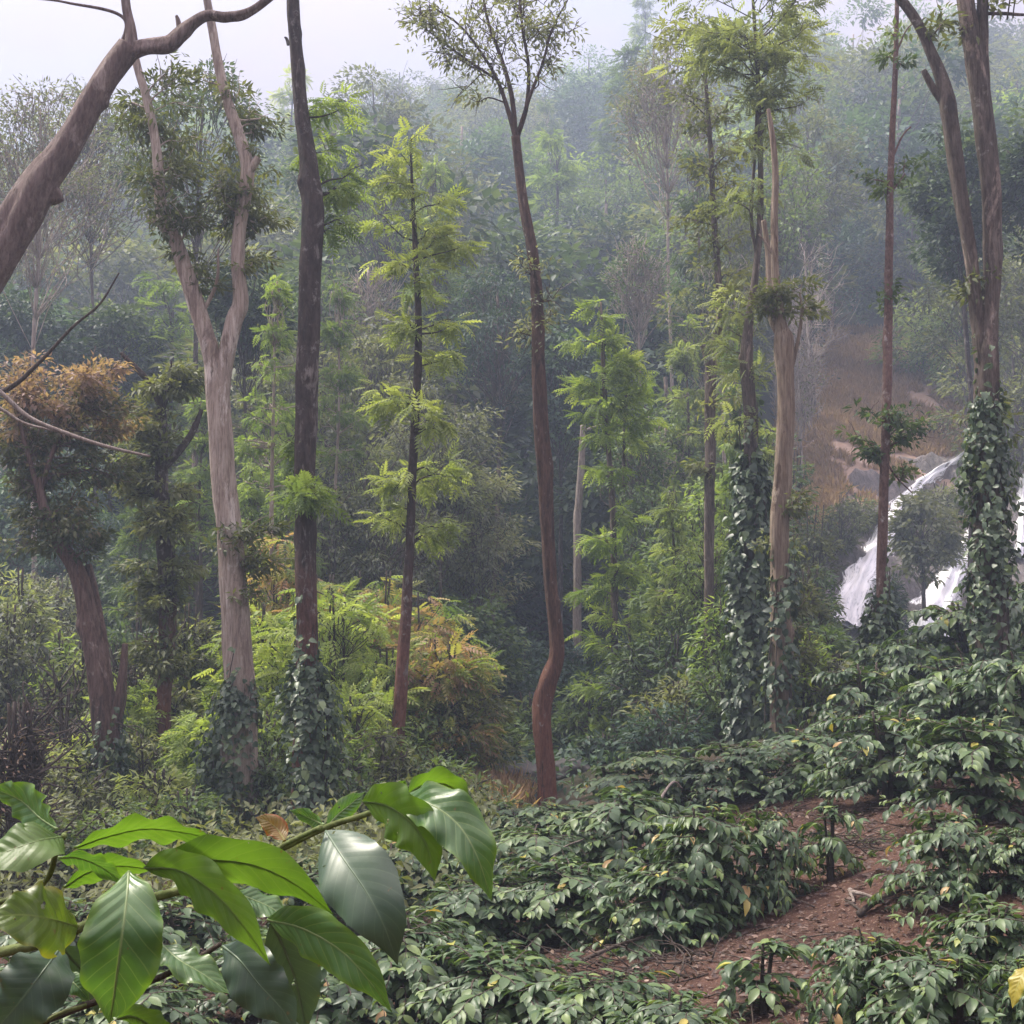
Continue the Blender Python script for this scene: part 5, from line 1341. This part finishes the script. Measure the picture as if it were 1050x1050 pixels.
fg_leaf([(132, 893, 1.16), (130, 920, 1.13), (125, 960, 1.11), (118, 1010, 1.12), (112, 1050, 1.15)], 44, 8, 'green', .18, .10, 3, 1, label='broad hanging leaf with pale sheen facing the camera')
fg_leaf([(76, 870, 1.18), (110, 858, 1.19), (150, 850, 1.2), (190, 854, 1.2), (225, 862, 1.2)], 32, 62, 'bright', .2, .10, 3, 2)
fg_leaf([(152, 888, 1.2), (200, 882, 1.19), (255, 886, 1.18), (300, 905, 1.18), (342, 938, 1.19)], 36, 42, 'bright', .15, .08, 2.5, 3, label='large bright yellow green leaf lit through')
fg_leaf([(148, 890, 1.19), (185, 893, 1.15), (222, 918, 1.13), (250, 950, 1.12), (277, 990, 1.13)], 30, 38, 'bright', .2, .10, 3, 4)
fg_leaf([(80, 950, 1.2), (50, 942, 1.15), (20, 938, 1.13), (-20, 942, 1.12)], 42, 30, 'yellow', .15, .10, 3, 5, label='yellowing leaf with uneven edge')
fg_leaf([(64, 858, 1.17), (40, 862, 1.13), (10, 872, 1.12), (-35, 888, 1.12)], 34, 45, 'bright', .2, .08, 2, 6)
fg_leaf([(58, 850, 1.17), (40, 838, 1.2), (20, 820, 1.22), (-12, 806, 1.24)], 26, -35, 'green', .2, .14, 4, 7)
fg_leaf([(62, 972, 1.22), (45, 995, 1.18), (22, 1025, 1.17), (-8, 1060, 1.18)], 40, 12, 'dark', .15, .10, 3, 8, label='old dark leaf with a dull sheen')
fg_leaf([(66, 910, 1.24), (90, 895, 1.26), (120, 888, 1.27), (160, 892, 1.28)], 26, 55, 'bright', .2, .06, 3, 9)
fg_leaf([(274, 943, 1.2), (310, 952, 1.16), (350, 975, 1.14), (378, 1005, 1.13), (402, 1038, 1.14)], 30, 28, 'green', .25, .08, 2.5, 10, label='leaf with dark blade and bright green rim')
fg_leaf([(228, 970, 1.22), (246, 985, 1.19), (266, 1010, 1.18), (290, 1036, 1.18), (304, 1062, 1.18)], 32, 10, 'dark', .15, .12, 3, 11)
fg_leaf([(165, 968, 1.25), (185, 985, 1.22), (210, 1000, 1.21), (242, 1022, 1.2)], 24, -40, 'green', .3, .16, 3, 12)
fg_leaf([(334, 852, 1.22), (352, 880, 1.17), (376, 915, 1.14), (394, 950, 1.13), (408, 990, 1.14)], 42, 6, 'dark', .12, .06, 2, 13, label='big dark grey green leaf hanging straight down')
fg_leaf([(372, 822, 1.23), (396, 826, 1.2), (420, 842, 1.18), (438, 868, 1.17), (446, 904, 1.17)], 34, 30, 'bright', .3, .14, 3, 14)
fg_leaf([(412, 818, 1.22), (440, 824, 1.18), (470, 846, 1.16), (490, 880, 1.15), (504, 924, 1.16)], 32, -22, 'green', .3, .16, 3, 15, label='glossy wavy leaf shining white, rightmost of the plant')
fg_leaf([(414, 818, 1.25), (432, 806, 1.27), (456, 804, 1.28), (472, 816, 1.28), (484, 838, 1.28)], 24, 40, 'bright', .2, .12, 3, 16)
fg_leaf([(412, 816, 1.24), (412, 806, 1.25), (416, 800, 1.25)], 10, 20, 'bright', .2, .1, 2, 17)
fg_leaf([(334, 850, 1.24), (346, 836, 1.25), (358, 826, 1.26), (374, 812, 1.28)], 14, 20, 'green', .2, .1, 2, 18)
fg_leaf([(332, 846, 1.24), (320, 840, 1.26), (308, 835, 1.27), (297, 831, 1.28)], 12, -40, 'green', .2, .1, 2, 19)
fg_leaf([(292, 862, 1.25), (284, 850, 1.26), (274, 842, 1.26), (262, 838, 1.26)], 14, 15, 'orange', .2, .1, 2, 20, label='small withered orange edged leaf')
fg_leaf([(240, 915, 1.27), (258, 922, 1.28), (280, 932, 1.28), (306, 952, 1.28)], 22, -50, 'green', .2, .12, 3, 21)
fg_leaf([(278, 945, 1.28), (292, 975, 1.29), (304, 1010, 1.3), (314, 1060, 1.31)], 34, 10, 'dark', .15, .1, 3, 22)
fg_leaf([(64, 1000, 1.26), (72, 1005, 1.25), (82, 1014, 1.24), (92, 1026, 1.24)], 12, 20, 'green', .2, .1, 2, 23)
fg_leaf([(60, 968, 1.26), (75, 985, 1.27), (92, 1005, 1.28), (100, 1040, 1.29)], 26, 20, 'dark', .2, .1, 3, 24)
fg_leaf([(120, 1045, 1.22), (135, 1042, 1.22), (155, 1052, 1.22), (185, 1078, 1.22)], 22, 40, 'bright', .2, .1, 3, 25)
fg_leaf([(60, 880, 1.2), (80, 880, 1.22), (105, 890, 1.24), (135, 912, 1.25)], 20, 55, 'green', .2, .1, 3, 26)

# yellow shoot at the right edge, on a stem of its own
yp = P(1075, 1090, 4.4); yb = np.array([yp[0], 4.4, float(H(yp[0], 4.4))])
YP = thing('coffee_sapling', 'single yellowing leaf and a green one on a shoot at the lower right corner', 'coffee sapling', yb)
mb = MB(); tube(mb, spline([np.zeros(3) - [0, 0, .1], P(1078, 1040, 4.4) - yb, P(1062, 996, 4.4) - yb, P(1048, 990, 4.4) - yb], n=6), np.linspace(.008, .004, 19), 7)
obj('stem', mb.mesh('stem'), M['green_stem'], YP)
if True:
    _pb, _fp = plant_base, FP
    plant_base, FP = yb, YP
    FL['corner'] = fg_leaf_mat('yellowed_coffee_leaf', (.30, .26, .04), (.40, .34, .05), (.40, .40, .10), .4, .42, (1.3, 1.2, .4), (.20, .26, .05))
    fg_leaf([(1054, 990, 4.4), (1048, 1000, 4.36), (1042, 1015, 4.35), (1038, 1034, 4.35)], 48, 35, 'corner', .2, .1, 3, 41, label='yellow leaf')
    fg_leaf([(1050, 989, 4.4), (1060, 1000, 4.38), (1066, 1018, 4.36), (1068, 1040, 4.35)], 56, 15, 'green', .2, .1, 3, 42)
    fg_leaf([(1062, 996, 4.42), (1074, 985, 4.42), (1088, 985, 4.42), (1100, 995, 4.42)], 50, 15, 'green', .2, .1, 3, 43)
    plant_base, FP = _pb, _fp
# ------------------------------------------------------------------ render settings
SC.view_settings.view_transform = 'Standard'
SC.view_settings.look = 'None'
SC.view_settings.exposure = 1.5
SC.view_settings.gamma = 1.0
cy = SC.cycles
cy.use_denoising = True
cy.max_bounces = 6; cy.diffuse_bounces = 3; cy.glossy_bounces = 2; cy.transmission_bounces = 4
cy.volume_bounces = 1; cy.transparent_max_bounces = 12
cy.sample_clamp_indirect = 6.0
cy.use_adaptive_sampling = True; cy.adaptive_threshold = 0.02
